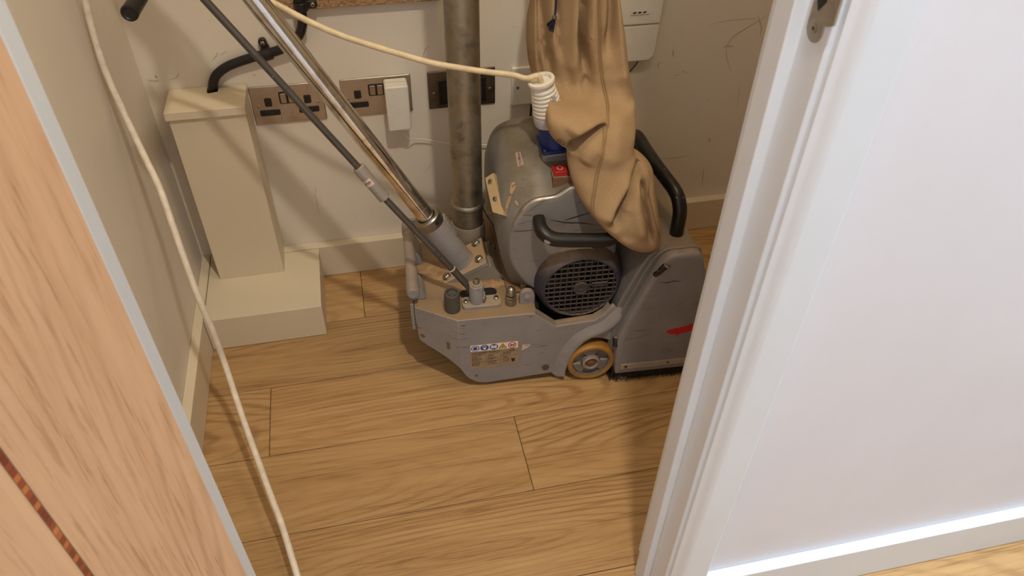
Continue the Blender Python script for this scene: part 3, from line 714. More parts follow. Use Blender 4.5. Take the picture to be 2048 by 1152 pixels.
ring(bm, -0.0790, zc, 0.0066, 0.0044, yb-.0002, -25, 25, 6); ring(bm, -0.0790, zc, 0.0066, 0.0044, yb-.0002, 155, 205, 6)
prism(bm, [(-0.0636, zc+0.0005), (-0.0564, zc+0.0005), (-0.0578, zc-0.0040), (-0.0590, zc-0.0062), (-0.0610, zc-0.0062), (-0.0622, zc-0.0040)], 'y', yb-.0004, yb-.0002)
ring(bm, -0.0600, zc+0.0008, 0.0048, 0.0036, yb-.0002, 20, 160, 10)
prism(bm, [(-0.0468, zc-0.0032), (-0.0415, zc-0.0042), (-0.0415, zc+0.0036), (-0.0468, zc+0.0046)], 'y', yb-.0004, yb-.0002)
prism(bm, [(-0.0352, zc-0.0032), (-0.0405, zc-0.0042), (-0.0405, zc+0.0036), (-0.0352, zc+0.0046)], 'y', yb-.0004, yb-.0002)
finish('white_pictogram_shapes', bm, 'whiteprint', lab)
bm = B(); prism(bm, [(-0.0317, zc-0.0070), (-0.0143, zc-0.0070), (-0.0230, zc+0.0078)], 'y', yb-.0002, yb); finish('warning_triangle_border', bm, 'print', lab)
bm = B(); prism(bm, [(-0.0296, zc-0.0058), (-0.0164, zc-0.0058), (-0.0230, zc+0.0054)], 'y', yb-.0004, yb-.0002); finish('warning_triangle', bm, 'yellowprint', lab)
bm = B(); prism(bm, [(-0.0222, zc+0.0030), (-0.0252, zc-0.0018), (-0.0232, zc-0.0014), (-0.0242, zc-0.0050), (-0.0208, zc-0.0002), (-0.0228, zc-0.0006)], 'y', yb-.0006, yb-.0004); finish('lightning_bolt', bm, 'print', lab)
bm = B(); ring(bm, -0.0035, zc, 0.0084, 0.0066, yb); sl = math.radians(-40)
prism(bm, [(-0.0035+0.0068*math.cos(sl+math.pi+e)*1, zc-0.0068*math.sin(sl+e)) for e in (-0.1, 0.1)]+[(-0.0035+0.0068*math.cos(sl+e), zc+0.0068*math.sin(sl+e)) for e in (-0.1, 0.1)], 'y', yb-.0005, yb-.0003)
finish('prohibition_ring', bm, 'redprint', lab)
bm = B(); prism(bm, [(-0.0085, zc-0.0012), (-0.0075, zc+0.0006), (-0.0020, zc+0.0012), (0.0010, zc+0.0034), (0.0020, zc+0.0024), (-0.0002, zc-0.0004), (-0.0030, zc-0.0018), (-0.0060, zc-0.0030), (-0.0070, zc-0.0016)], 'y', yb-.0003, yb-.0001); finish('hand_tool_symbol', bm, 'print', lab)
bm = B(); rr = random.Random(3)
def txtline(x0, x1, z, h):
    x = x0
    while x < x1:
        wd = rr.uniform(0.0010, 0.0042); box(bm, x, min(x+wd, x1), -0.0008, -0.0006, z, z+h); x += wd+rr.uniform(0.0006, 0.0012)
txtline(LX0+0.004, LX1-0.038, 0.1060, 0.0022); txtline(LX0+0.004, LX0+0.032, 0.1022, 0.0016); txtline(LX0+0.040, LX1-0.042, 0.1022, 0.0014)
for c0, c1, rows in [(LX0+0.004, LX0+0.022, [0.0975, 0.0938, 0.0900, 0.0865, 0.0828, 0.0765, 0.0728, 0.0690]), (LX0+0.038, LX0+0.054, [0.0975, 0.0938, 0.0888, 0.0845, 0.0775, 0.0735, 0.0695]), (LX0+0.068, LX0+0.084, [0.0998, 0.0955, 0.0870, 0.0830, 0.0785, 0.0740])]:
    for zz in rows: txtline(c0, c0+(c1-c0)*rr.uniform(0.6, 1.15), zz, 0.0015)
for x in (LX0+0.034, LX0+0.064): box(bm, x, x+0.0004, -0.0008, -0.0006, 0.066, 0.101)
for x0, x1, zz in [(LX0+.002, LX0+.034, 0.0800), (LX0+.034, LX0+.064, 0.0868), (LX0+.064, LX1-.002, 0.0905), (LX0+.034, LX0+.064, 0.0800), (LX0+.064, LX1-.002, 0.1038)]: box(bm, x0, x1, -0.0008, -0.0006, zz, zz+0.0004)
finish('printed_lines', bm, 'print', lab)
text_mesh('ce_mark', 'CE', 0.0085, basis((-0.0035, -0.0009, 0.1065), (1, 0, 0), (0, 0, 1), (0, -1, 0)), 'print', lab)
bm = B(); prism(bm, [(-0.0035, 0.0715), (0.0015, 0.0715), (0.0030, 0.0795), (-0.0050, 0.0795)], 'y', -0.0008, -0.0006); prism(bm, [(-0.0058, 0.0800), (0.0038, 0.0800), (0.0030, 0.0812), (-0.005, 0.0812)], 'y', -0.0008, -0.0006); finish('waste_bin_symbol', bm, 'print', lab)
bm = B(); prism(bm, [(0.0165, 0.1005), (0.0178, 0.1175), (0.030, 0.1165), (0.0345, 0.1145), (0.0270, 0.1070), (0.0205, 0.1035)], 'y', -0.0004, 0.0); ts = finish('torn_sticker', bm, 'sticker', P_)
bm = B()
for x in (0.0236, 0.0262, 0.0288): box(bm, x, x+0.0014, -0.0006, -0.0004, 0.1135, 0.1155)
finish('printed_lines', bm, 'print', ts)

# ---- wheel
WC = Vector((0.1643, -0.012, 0.0515))
def wheel(y_front, d):
    r = 0.0512
    bm = B(); lathe(bm, [(0.0420, 0.004), (0.0425, 0.0), (0.0470, -0.0), (0.0500, 0.003), (r, 0.008), (r, 0.028), (0.048, 0.034), (0.042, 0.034)], (WC.x, y_front, WC.z), (0, d, 0), 48, False)
    t = finish('wheel', bm, 'orange', P_, smooth=40)
    bm = B(); lathe(bm, [(0.0001, 0.014), (0.0385, 0.014), (0.0390, 0.004), (0.0422, 0.0035), (0.0424, 0.030), (0.0001, 0.030)], (WC.x, y_front, WC.z), (0, d, 0), 40, False)
    hub = finish('rim', bm, 'rimgrey', t, smooth=30)
    bm = B()
    for k in range(3):
        a0 = 65+120*k
        prism(bm, [(WC.x+p[0], WC.z+p[1]) for p in (arc(0, 0, 0.0385, a0, a0+58, 8)+arc(0, 0, 0.020, a0+58, a0, 6))], 'y', y_front+d*0.0065, y_front+d*0.0145)
    finish('spoke_web', bm, 'rimgrey', t, bevel=0.002)
    bm = B(); lathe(bm, [(0.0185, 0.012), (0.0185, 0.001), (0.0150, -0.001), (0.0140, 0.004), (0.0125, 0.004)], (WC.x, y_front, WC.z), (0, d, 0), 32, False); finish('hub_ring', bm, 'dustsilver', t, smooth=35)
    bm = B(); lathe(bm, [(0.0130, 0.006), (0.0130, 0.0045), (0.0090, 0.004), (0.0085, 0.002), (0.0050, 0.0015), (0.0045, 0.0), (0.0001, -0.0005)], (WC.x, y_front, WC.z), (0, d, 0), 24, False); finish('axle_end', bm, 'rust', t, smooth=30)
wheel(-0.012, 1); wheel(0.352, -1)
bm = B(); cyl(bm, (WC.x, 0.0, WC.z), (WC.x, 0.34, WC.z), 0.008, 12); finish('axle', bm, 'dark', P_, smooth=40)

# ---- drum housing and its front cover
body = [(0.200, 0.030), (0.200, 0.165), (0.2150, 0.220), (0.2380, 0.285), (0.2560, 0.322), (0.2720, 0.336), (0.2900, 0.341), (0.3350, 0.341), (0.3480, 0.336), (0.3580, 0.318), (0.3760, 0.270), (0.4050, 0.165), (0.4180, 0.100), (0.4200, 0.030)]
bm = B(); prism(bm, body, 'y', 0.002, 0.335); finish('drum_housing', bm, 'drum', P_, smooth=30, bevel=0.004, seg=3)
rim = [(0.2045, 0.028), (0.2025, 0.142), (0.2200, 0.205), (0.2460, 0.281), (0.2600, 0.318), (0.2720, 0.335), (0.2880, 0.344), (0.3400, 0.345), (0.3540, 0.338), (0.3640, 0.310), (0.3900, 0.22), (0.4130, 0.11), (0.4150, 0.028)]
bm = B(); prism(bm, rim, 'y', -0.006, 0.004); finish('cover_rim', bm, 'drum', P_, bevel=0.002)
cov = [(0.2160, 0.0225), (0.2120, 0.060), (0.2125, 0.138), (0.2300, 0.1960), (0.2560, 0.2740), (0.2690, 0.311), (0.2775, 0.3290), (0.2880, 0.3385), (0.2990, 0.3410), (0.3370, 0.3420), (0.3470, 0.3395), (0.3530, 0.3320), (0.3590, 0.3150), (0.3680, 0.2850), (0.3980, 0.1750), (0.4080, 0.1000), (0.4090, 0.0225)]
def inset(poly, d):
    n = len(poly); cx = sum(p[0] for p in poly)/n; out = []
    for i in range(n):
        a, p, c = Vector(poly[i-1]), Vector(poly[i]), Vector(poly[(i+1) % n])
        t = ((p-a).normalized()+(c-p).normalized()).normalized(); nn = Vector((t.y, -t.x))   # poly is clockwise seen from -y
        out.append((p.x+nn.x*d, p.y+nn.y*d))
    return out
bm = B(); L_ = []
for dd, yy in [(0, -0.005), (0, -0.0185), (0.0020, -0.0225), (0.0055, -0.0245), (0.0125, -0.0250)]:
    L_.append([(p[0], yy, p[1]) for p in inset(cov, dd)])
loft(bm, L_); cv = finish('drum_cover', bm, 'cover', P_, smooth=40)
# red tape scrap and scuff lines on the cover
bm = B(); prism(bm, [(0.3115, 0.1365), (0.3115, 0.1440), (0.3450, 0.1500), (0.3740, 0.1580), (0.3770, 0.1390), (0.3500, 0.1310), (0.3395, 0.1290), (0.3330, 0.1235), (0.3310, 0.1310), (0.3240, 0.1300)], 'y', -0.0255, -0.0250); finish('red_tape', bm, 'redprint', cv)
def rib_y(pts, wd, mat, parent, y, name='scratch'):
    ribbon(pts, wd, mat, parent, name, off=y)
rib_y([(0.2255, 0.1290), (0.245, 0.1300), (0.265, 0.1345), (0.279, 0.1360)], 0.0022, M['alu'], cv, -0.0253)
rib_y([(0.2270, 0.1180), (0.234, 0.1185)], 0.0018, M['alu'], cv, -0.0253)
rib_y([(0.2730, 0.2790), (0.290, 0.2760), (0.303, 0.2780), (0.318, 0.2760)], 0.0028, 'dark', cv, -0.0253)
rib_y([(0.2390, 0.1520), (0.253, 0.1505), (0.272, 0.1500)], 0.0016, 'dark', cv, -0.0253)
rib_y([(0.2560, 0.2040), (0.268, 0.2060)], 0.0018, M['alu'], cv, -0.0253)
rib_y([(0.2510, 0.1680), (0.275, 0.1700), (0.288, 0.1740)], 0.0014, M['alu'], cv, -0.0253)
# aluminium strip with screws
bm = B(); prism(bm, rrect(0.2240, 0.4060, 0.0400, 0.0545, 0.002), 'y', -0.0275, -0.0250); st = finish('wear_strip', bm, m_machine('worn_strip', srgb(178, 166, 150), 0.2, 0.3, 0.45, 0.2), P_, bevel=0.0006)
for x in (0.2350, 0.3270): bolt_y(x, 0.0478, 0.0040, 'screw', 'zinc', -0.0275, 0.0012, True, st)
bolt_y(0.2630, 0.0310, 0.0035, 'rivet', 'cover', -0.0250, 0.0010, False, cv)
# bristle skirt
rb = random.Random(11); bm = B()
box(bm, 0.2180, 0.4060, -0.0215, -0.0060, 0.0030, 0.0240); box(bm, 0.2100, 0.2200, -0.018, 0.30, 0.0040, 0.0280)
for i in range(900):
    if i < 560: x = rb.uniform(0.212, 0.406); y = rb.uniform(-0.0255, -0.008)
    else: x = rb.uniform(0.2050, 0.2180); y = rb.uniform(-0.020, 0.08)
    dx, dy = rb.uniform(-0.004, 0.002), rb.uniform(-0.006, 0.003)
    a = bm.verts.new((x-0.0005, y, 0.020)); b = bm.verts.new((x+0.0005, y, 0.020)); c = bm.verts.new((x+dx+0.0003, y+dy, 0.0008)); d = bm.verts.new((x+dx-0.0003, y+dy, 0.0008)); bm.faces.new((a, b, c, d))
o = finish('brush_skirt', bm, 'black', P_); o['kind'] = 'stuff'
bm = B()
for i in range(70):
    x = 0.231+rb.gauss(0, 0.009); z = 0.012+rb.uniform(-0.006, 0.006); y = -0.0235-rb.uniform(0, 0.006); a = rb.uniform(0, 6.3); l = rb.uniform(0.001, 0.005)
    p0 = Vector((x, y, z)); p1 = p0+Vector((math.cos(a)*l, -0.001, math.sin(a)*l)); n_ = Vector((-math.sin(a), 0, math.cos(a)))*0.0002
    bm.faces.new([bm.verts.new(q) for q in (p0+n_, p1+n_, p1-n_, p0-n_)])
o = finish('lint', bm, 'dustsilver', P_); o['kind'] = 'stuff'
# latch, knob, screws along the slanted edge
p0 = pixL(1310, 551, -0.018); p1 = pixL(1333, 529, -0.024)
bm = B(); d = (p1-p0); lathe(bm, [(0.0050, 0), (0.0062, 0.002), (0.0062, d.length*0.38), (0.0050, d.length*0.40), (0.0050, d.length*0.44), (0.0066, d.length*0.46), (0.0066, d.length*0.95), (0.005, d.length)], p0, d, 16); lt = finish('latch_knob', bm, 'black', P_, smooth=35)
bm = B(); lathe(bm, [(0.0075, 0), (0.0075, 0.003)], p1+Vector((0.001, 0, -0.002)), d, 18); finish('washer', bm, 'zinc', lt, smooth=40)
p = pixL(1232, 682, -0.010); bm = B(); lathe(bm, [(0.0075, 0), (0.0078, 0.004), (0.0060, 0.010), (0.0068, 0.016), (0.0050, 0.019)], p+Vector((0.001, 0.004, 0.006)), (-0.15, -0.55, -0.9), 16); kb = finish('clamp_knob', bm, 'black', P_, smooth=40)
bm = B(); lathe(bm, [(0.0085, 0), (0.0085, 0.003)], p+Vector((0.001, 0.006, 0.009)), (-0.15, -0.55, -0.9), 16); finish('washer', bm, 'zinc', kb, smooth=40)
for u, v in [(1247, 672), (1317, 560)]:
    p = pixL(u, v, -0.0215); bm = B(); lathe(bm, [(0.0048, 0), (0.0048, 0.001), (0.003, 0.002)], p, (-0.6, -0.8, 0.3), 16); o = finish('screw', bm, 'zinc', P_, smooth=40)
    bm = B(); lathe(bm, [(0.0022, 0.0018), (0.0022, 0.0024)], p, (-0.6, -0.8, 0.3), 8); finish('screw_recess', bm, 'dark', o)
# black lifting handle on top of the drum housing
hp = [(0.3195, 0.0420, 0.335), (0.3200, 0.0425, 0.365), (0.3195, 0.0450, 0.392), (0.3165, 0.0560, 0.412), (0.3120, 0.0750, 0.4220), (0.3020, 0.1150, 0.4290), (0.2960, 0.1500, 0.4320), (0.2920, 0.20, 0.4320), (0.2920, 0.255, 0.428), (0.2930, 0.280, 0.412), (0.2940, 0.286, 0.38), (0.2940, 0.286, 0.336)]
bm = B(); sweep(bm, catmull(hp, 8), 0.0135, 20); finish('lifting_handle', bm, m_machine('chipped_black_paint', srgb(20, 18, 18), 0.0, 0.8, 0.35), P_, smooth=60)

# ---- motor with fan cowl
FC = Vector((0.1350, 0.020, 0.2395)); GR = 0.0715
bm = B(); lathe(bm, [(GR-0.0005, 0.006), (GR, 0.0012), (GR+0.0015, 0.0), (GR+0.004, 0.001), (GR+0.0085, 0.006), (0.0850, 0.016), (0.0890, 0.030), (0.0915, 0.050), (0.0920, 0.10), (0.0900, 0.11)], FC, (0, 1, 0), 56, False)
mot = finish('motor_cowl', bm, 'blue', P_, smooth=40)
bm = B(); lathe(bm, [(0.0001, 0.0), (0.0885, 0.0), (0.0885, 0.16), (0.0001, 0.16)], (FC.x, 0.13, FC.z), (0, 1, 0), 40, False); finish('motor_body', bm, 'blue', P_, smooth=40)
bm = B(); lathe(bm, [(0.0001, 0), (GR+0.006, 0)], (FC.x, FC.y+0.030, FC.z), (0, 1, 0), 40, False)
for k in range(9):
    a = math.radians(40*k); m_ = Matrix.Translation(Vector((FC.x, FC.y+0.022, FC.z))) @ Matrix.Rotation(a, 4, 'Y'); box(bm, 0.012, 0.066, -0.004, 0.006, -0.001, 0.001, m_)
finish('fan', bm, m_plain('fan_black', (0.006, 0.006, 0.007), 0.9), mot)
bm = B(); pitch = 0.0118; tb = 0.00085
k0 = -0.004
for i in range(-7, 8):
    q = i*pitch + 0.0056
    if abs(q) < GR-0.002:
        h = math.sqrt(GR*GR-q*q)
        box(bm, FC.x+q-tb, FC.x+q+tb, FC.y+0.0005, FC.y+0.0030, FC.z-h, FC.z+h)
        box(bm, FC.x-h, FC.x+h, FC.y+0.0012, FC.y+0.0034, FC.z+q-tb, FC.z+q+tb)
finish('grille', bm, m_machine('grille_bars', srgb(66, 62, 62), 0.45, 0.2, 0.5, 0.0, srgb(160, 142, 120)), mot)
bm = B(); lathe(bm, [(0.0150, 0.004), (0.0150, -0.0008), (0.0135, -0.0016), (0.0125, -0.0008), (0.0035, -0.0008), (0.0030, 0.0006), (0.0001, 0.0006)], FC, (0, 1, 0), 32, False); finish('grille_hub', bm, m_machine('grille_hub', srgb(58, 58, 64), 0.6, 0.3, 0.5, 0.0, srgb(150, 130, 105)), mot, smooth=30)
bm = B(); box(bm, FC.x+0.0215, FC.x+0.0515, FC.y-0.0002, FC.y+0.003, FC.z+0.0005, FC.z+0.0105); lp = finish('name_bar', bm, 'blue', mot)
text_mesh('raised_letters', 'ESE', 0.0125, basis((FC.x+0.0365, FC.y-0.0003, FC.z+0.0055), (1, 0, 0), (0, 0, 1), (0, -1, 0)), 'rubber', mot, 0.0006)

# ---- hood over motor and electrics
A0 = [(0.030, 0.232), (0.008, 0.270), (-0.0035, 0.30), (-0.0060, 0.335), (-0.0020, 0.372), (0.0110, 0.408), (0.0360, 0.436), (0.0800, 0.4435), (0.1130, 0.4620), (0.1750, 0.4640), (0.2000, 0.448), (0.2080, 0.40), (0.2080, 0.30)]
def Bsec(zt, lx=-0.019): return [(0.010, 0.205), (-0.008, 0.255), (lx, 0.31), (lx, 0.37), (lx+0.004, zt-0.055), (lx+0.022, zt-0.018), (0.045, zt-0.001), (0.090, zt), (0.13, zt), (0.180, zt-0.002), (0.205, zt-0.020), (0.215, 0.38), (0.212, 0.28)]
def smooth_poly(pl): return [(p.x, p.y) for p in catmull([Vector((a, b, 0)) for a, b in pl], 5)]
def shrink(pl, d):
    n = len(pl); out = []
    for i in range(n):
        a = Vector(pl[max(i-1, 0)]); c = Vector(pl[min(i+1, n-1)]); t = (c-a).normalized(); nn = Vector((t.y, -t.x)); out.append((pl[i][0]+nn.x*d, pl[i][1]+nn.y*d))
    return out
SA = smooth_poly(A0); secs = []
def sec(pl, y): return [(p[0], y, p[1]) for p in pl] + [(0.18, y, 0.23), (0.06, y, 0.215)]
for d_, y in [(0.0090, 0.0500), (0.0060, 0.0503), (0.0032, 0.0520), (0.0012, 0.0550), (0.0, 0.061)]: secs.append(sec(shrink(SA, d_), y))
for zt, y in [(0.4640, 0.085), (0.4720, 0.110), (0.4850, 0.145), (0.4960, 0.180), (0.4990, 0.215), (0.4930, 0.250), (0.4750, 0.285), (0.4500, 0.305)]: secs.append(sec(smooth_poly(Bsec(zt)), y))
last = smooth_poly(Bsec(0.45)); secs.append([(0.1+(p[0]-0.1)*0.75, 0.322, 0.33+(p[1]-0.33)*0.7) for p in last+[(0.18, 0.23), (0.06, 0.215)]])
bm = B(); loft(bm, secs); hood = finish('motor_hood', bm, 'hood', P_, smooth=50)
# parting line on the front face and dark scrapes
rib_y([(-0.002, 0.3745), (0.010, 0.3715), (0.030, 0.3715), (0.050, 0.3715)], 0.0016, 'dark', hood, 0.0496, 'parting_line')
for pts, wd in [([(0.072, 0.392), (0.10, 0.383), (0.13, 0.379), (0.157, 0.372)], 0.0035), ([(0.098, 0.388), (0.12, 0.394), (0.15, 0.402)], 0.0035), ([(0.028, 0.413), (0.042, 0.424), (0.060, 0.438)], 0.0012), ([(0.020, 0.407), (0.033, 0.407), (0.038, 0.404)], 0.0012), ([(0.12, 0.425), (0.14, 0.432)], 0.0015)]:
    rib_y(pts, wd, 'dark', hood, 0.0496)
we = shrink(SA, 0.0052)
bm = B(); sweep(bm, [(p[0], 0.0560, p[1]) for p in we[16:58]], [0.0014+0.0044*math.sin(math.pi*(i+1)/43)**0.5+0.0004*math.sin(i*1.3) for i in range(42)], 10); finish('worn_edge', bm, M['alu'], hood, smooth=80)
# inlet pad, flange, blue inlet
AX = Vector((-0.25, -0.03, 0.97)).normalized(); IX = Vector((0.94, -0.25, 0.18)); IX = (IX-AX*IX.dot(AX)).normalized(); IY = AX.cross(IX)
IC = Vector((0.0950, 0.146, 0.4970))
FN = Vector((-0.06, -0.05, 0.99)).normalized(); FX = Vector((1, 0.0, 0.06)); FX = (FX-FN*FX.dot(FN)).normalized()
mi = basis(IC, FX, FN.cross(FX), FN)
bm = B(); box(bm, -0.030, 0.060, -0.030, 0.034, -0.060, -0.0045, mi); finish('inlet_pad', bm, 'hood', P_, bevel=0.004)
bm = B(); prism(bm, rrect(-0.031, 0.031, -0.031, 0.031, 0.006), 'z', -0.0045, 0.0015)
for v in bm.verts: v.co = mi @ v.co
fl = finish('power_inlet', bm, 'blueplastic', P_, bevel=0.001)
bm = B(); lathe(bm, [(0.0285, -0.006), (0.0270, 0.006), (0.0255, 0.030), (0.0262, 0.062)], IC, AX, 32); finish('inlet_barrel', bm, 'blueplastic', fl, smooth=40)
for a, b in ((-0.024, -0.024), (0.024, -0.024), (-0.024, 0.024), (0.024, 0.024)):
    bm = B(); lathe(bm, [(0.0036, 0.0012), (0.0034, 0.003), (0.002, 0.0036)], mi @ Vector((a, b, 0)), FN, 14); finish('screw', bm, 'zinc', fl, smooth=40)
# switch with red stop button
sx, sy, sz = 0.0915, 0.083, 0.4600
bm = B(); box(bm, sx-0.0145, sx+0.035, sy-0.014, sy+0.016, sz-0.014, sz+0.012); sw = finish('switch_body', bm, 'rust', P_, bevel=0.001)
bm = B(); prism(bm, [(sx-0.0125, sy-0.012), (sx+0.0125, sy-0.012), (sx+0.0125, sy+0.014), (sx-0.0125, sy+0.014)], 'z', sz+0.012, sz+0.0215); finish('stop_button', bm, 'redplastic', sw, bevel=0.001)
bm = B(); ringp = [(sx+0.0055*math.cos(2*math.pi*i/24), sy+0.001+0.0065*math.sin(2*math.pi*i/24)) for i in range(25)]
ringi = [(sx+0.0042*math.cos(2*math.pi*i/24), sy+0.001+0.0052*math.sin(2*math.pi*i/24)) for i in range(25)]
prism(bm, ringp+ringi[::-1], 'z', sz+0.0215, sz+0.0218); finish('stop_symbol', bm, 'sticker', sw)
# sticker on the dome
sc_ = pixL(1038, 320, 0.138); 
def on_hood(u, v):
    # nearest hood surface point along a measuring ray
    d = rt2*((u-1024)/F_) - up2*((v-576)/F_) + fw; c = toL(CAM); dl_ = (Matrix.Rotation(-MR, 3, 'Z') @ d).normalized()
    from mathutils.bvhtree import BVHTree
    global _bv
    if '_bv' not in globals():
        _bv = BVHTree.FromPolygons([v_.co.copy() for v_ in hood.data.vertices], [list(p.vertices) for p in hood.data.polygons])
    h = _bv.ray_cast(c, dl_); return h[0], h[1]
# side bracket on the hood's left shoulder, two screws
hq = [on_hood(u, v)[0] for u, v in [(990, 350), (1009, 430)]]
hq = [h_ if h_ is not None else pixL(1000, 390, 0.12) for h_ in hq]
q = [pixL(u, v, y) for u, v, y in [(969, 356, hq[0].y-0.004), (986, 345, hq[0].y-0.010), (1007, 431, hq[1].y-0.010), (984, 424, hq[1].y-0.004)]]
bm = B(); nn = (q[1]-q[0]).cross(q[2]-q[0]).normalized(); nn = nn if nn.dot(toL(CAM)-q[0]) > 0 else -nn
a = [bm.verts.new(p) for p in q]; b = [bm.verts.new(p-nn*0.016) for p in q]; bm.faces.new(a); bm.faces.new(b[::-1])
for i in range(4): bm.faces.new((a[i], b[i], b[(i+1) % 4], a[(i+1) % 4]))
br = finish('side_bracket', bm, m_machine('dusty_bracket', srgb(170, 150, 116), 0.7, 0.4, 0.6), P_, bevel=0.0015)
for f_, g_ in ((0.16, 0.52), (0.62, 0.55)):
    c_ = q[0].lerp(q[3], f_).lerp(q[1].lerp(q[2], f_), g_); bm = B(); lathe(bm, [(0.0046, 0), (0.0044, 0.0016), (0.003, 0.0024)], c_, nn, 16); o = finish('screw', bm, 'zinc', br, smooth=40)
    bm = B(); lathe(bm, [(0.0020, 0.0022), (0.0020, 0.0027)], c_, nn, 6); finish('screw_recess', bm, 'dark', o)
hs = [on_hood(u, v) for u, v in [(1031, 306), (1041, 304.5), (1048, 330), (1036, 335)]]
if all(h[0] is not None for h in hs):
    nn = hs[0][1]; nn = nn if nn.dot(toL(CAM)-hs[0][0]) > 0 else -nn
    P4 = [h[0]+nn*0.0012 for h in hs]
    bm = B(); bm.faces.new([bm.verts.new(p) for p in P4]); bmesh.ops.solidify(bm, geom=bm.faces[:], thickness=0.0006); stk = finish('belt_sticker', bm, 'sticker', hood)
    yy = (P4[0]-P4[3]).normalized(); xx = -(P4[1]-P4[0]).normalized()
    tx = (P4[3]-P4[0]).normalized(); tz = (P4[1]-P4[0]).cross(P4[3]-P4[0]).normalized(); tz = tz if tz.dot(toL(CAM)-P4[0]) > 0 else -tz
    ty = tz.cross(tx)
    text_mesh('lettering', 'P4 BELT-2', 0.0062, basis(sum(P4, Vector())/4+tz*0.0006, tx, ty, tz), 'print', stk, 0.0001)
# light sawdust / filler patches on the hood shoulder
def patch(name, pix, mat, parent, off=0.0008):
    hh = [on_hood(u, v) for u, v in pix]
    if any(h[0] is None for h in hh): return
    bm = B(); c = toL(CAM)
    pts = [h[0]+((h[1] if h[1].dot(c-h[0]) > 0 else -h[1])*off) for h in hh]
    cen = on_hood(sum(p[0] for p in pix)/len(pix), sum(p[1] for p in pix)/len(pix))
    if cen[0] is None: return
    cv_ = bm.verts.new(cen[0]+(cen[1] if cen[1].dot(c-cen[0]) > 0 else -cen[1])*off); vs_ = [bm.verts.new(p) for p in pts]
    for i in range(len(vs_)): bm.faces.new((cv_, vs_[i], vs_[(i+1) % len(vs_)]))
    finish(name, bm, mat, parent, smooth=80)
patch('bare_patch', [(1024, 366), (1030, 364), (1032, 372), (1029, 382), (1024, 389), (1020, 386), (1021, 375)], 'sawdust', hood)
patch('bare_patch', [(1019, 392), (1024, 391), (1021, 402), (1017, 414), (1014, 426), (1011, 424), (1012, 410), (1015, 400)], 'sawdust', hood)
patch('bare_patch', [(1030, 400), (1035, 402), (1038, 410), (1034, 411), (1030, 406)], 'sawdust', hood)
# grab bar on the front face
gb = [(0.0500, 0.054, 0.3930), (0.0495, 0.040, 0.3930), (0.0500, 0.026, 0.3910), (0.0560, 0.014, 0.3870), (0.0700, 0.007, 0.3810), (0.0950, 0.005, 0.3770), (0.14, 0.005, 0.3720), (0.170, 0.006, 0.3690), (0.186, 0.012, 0.370), (0.193, 0.028, 0.375), (0.194, 0.054, 0.379)]
shp = [(a*0.0115, b*0.0135) for a, b in [(math.copysign(abs(math.cos(t))**0.6, math.cos(t)), math.copysign(abs(math.sin(t))**0.6, math.sin(t))) for t in [2*math.pi*i/20 for i in range(20)]]]
bm = B(); sweep(bm, catmull(gb, 7), 0.01, 20, shp); gbo = finish('grab_bar', bm, 'black', P_, smooth=60)
bm = B(); lathe(bm, [(0.0065, 0), (0.005, 0.0012), (0.002, 0.0016)], (0.0575, -0.0005, 0.382), (-0.4, -0.9, 0.1), 14); finish('bar_screw', bm, 'dustsilver', gbo, smooth=40)

# ---- things on the deck
bm = B(); lathe(bm, [(0.0155, 0), (0.0155, 0.040), (0.0150, 0.0430), (0.0135, 0.0442), (0.0115, 0.0442), (0.0110, 0.0395), (0.006, 0.0385), (0.0055, 0.0400), (0.0001, 0.0400)], (-0.1180, 0.0345, HD), (0, 0, 1), 32, False); finish('rubber_stop', bm, 'rubber', P_, smooth=35)
bm = B(); prism(bm, rrect(-0.1010, -0.0250, 0.062, 0.086, 0.0118, 8), 'z', HD+0.0004, HD+0.0010); finish('deck_slot', bm, 'dark', P_)
fp = rrect(-0.0985, -0.0215, 0.0265, 0.0570, 0.008, 6)
bm = B(); prism(bm, fp, 'z', HD, HD+0.0085); finish('post_flange', bm, m_machine('dusty_flange', srgb(156, 150, 142), 0.6, 0.2, 0.55), P_, bevel=0.001)
bm = B(); lathe(bm, [(0.0148, 0), (0.0145, 0.040), (0.0135, 0.0425), (0.0105, 0.0430), (0.0105, 0.0455), (0.0085, 0.0462)], (-0.0690, 0.0440, HD+0.0085), (0, 0, 1), 32); pst = finish('adjuster_post', bm, 'grey', P_, smooth=35)
bm = B(); lathe(bm, [(0.0062, 0), (0.0066, 0.003), (0.0066, 0.0085), (0.0058, 0.0105), (0.0040, 0.0105), (0.0036, 0.006), (0.0001, 0.006)], (-0.0690, 0.0440, HD+0.0540), (0, 0, 1), 22, False); finish('post_screw', bm, 'zinc', pst, smooth=35)
bm = B(); lathe(bm, [(0.0052, 0), (0.0050, 0.003), (0.003, 0.004)], (-0.0555, 0.0370, HD+0.018), (0.8, -0.6, 0.05), 14); finish('set_screw', bm, 'zinc', pst, smooth=40)
bm = B(); sweep(bm, [(-0.0550, 0.0400, HD+0.034), (-0.0545, 0.0385, HD+0.028), (-0.0540, 0.0375, HD+0.02)], 0.0022, 8); finish('retaining_clip', bm, 'grey', pst, smooth=50)
for x, y in ((-0.0910, 0.0430), (-0.0300, 0.0460)):
    bm = B(); lathe(bm, [(0.0056, 0), (0.0054, 0.0025), (0.0040, 0.0036)], (x, y, HD+0.0085), (0, 0, 1), 18); o = finish('screw', bm, 'zinc', P_, smooth=40)
    bm = B(); lathe(bm, [(0.0024, 0.0034), (0.0024, 0.0040)], (x, y, HD+0.0085), (0, 0, 1), 6); finish('screw_recess', bm, 'dark', o)
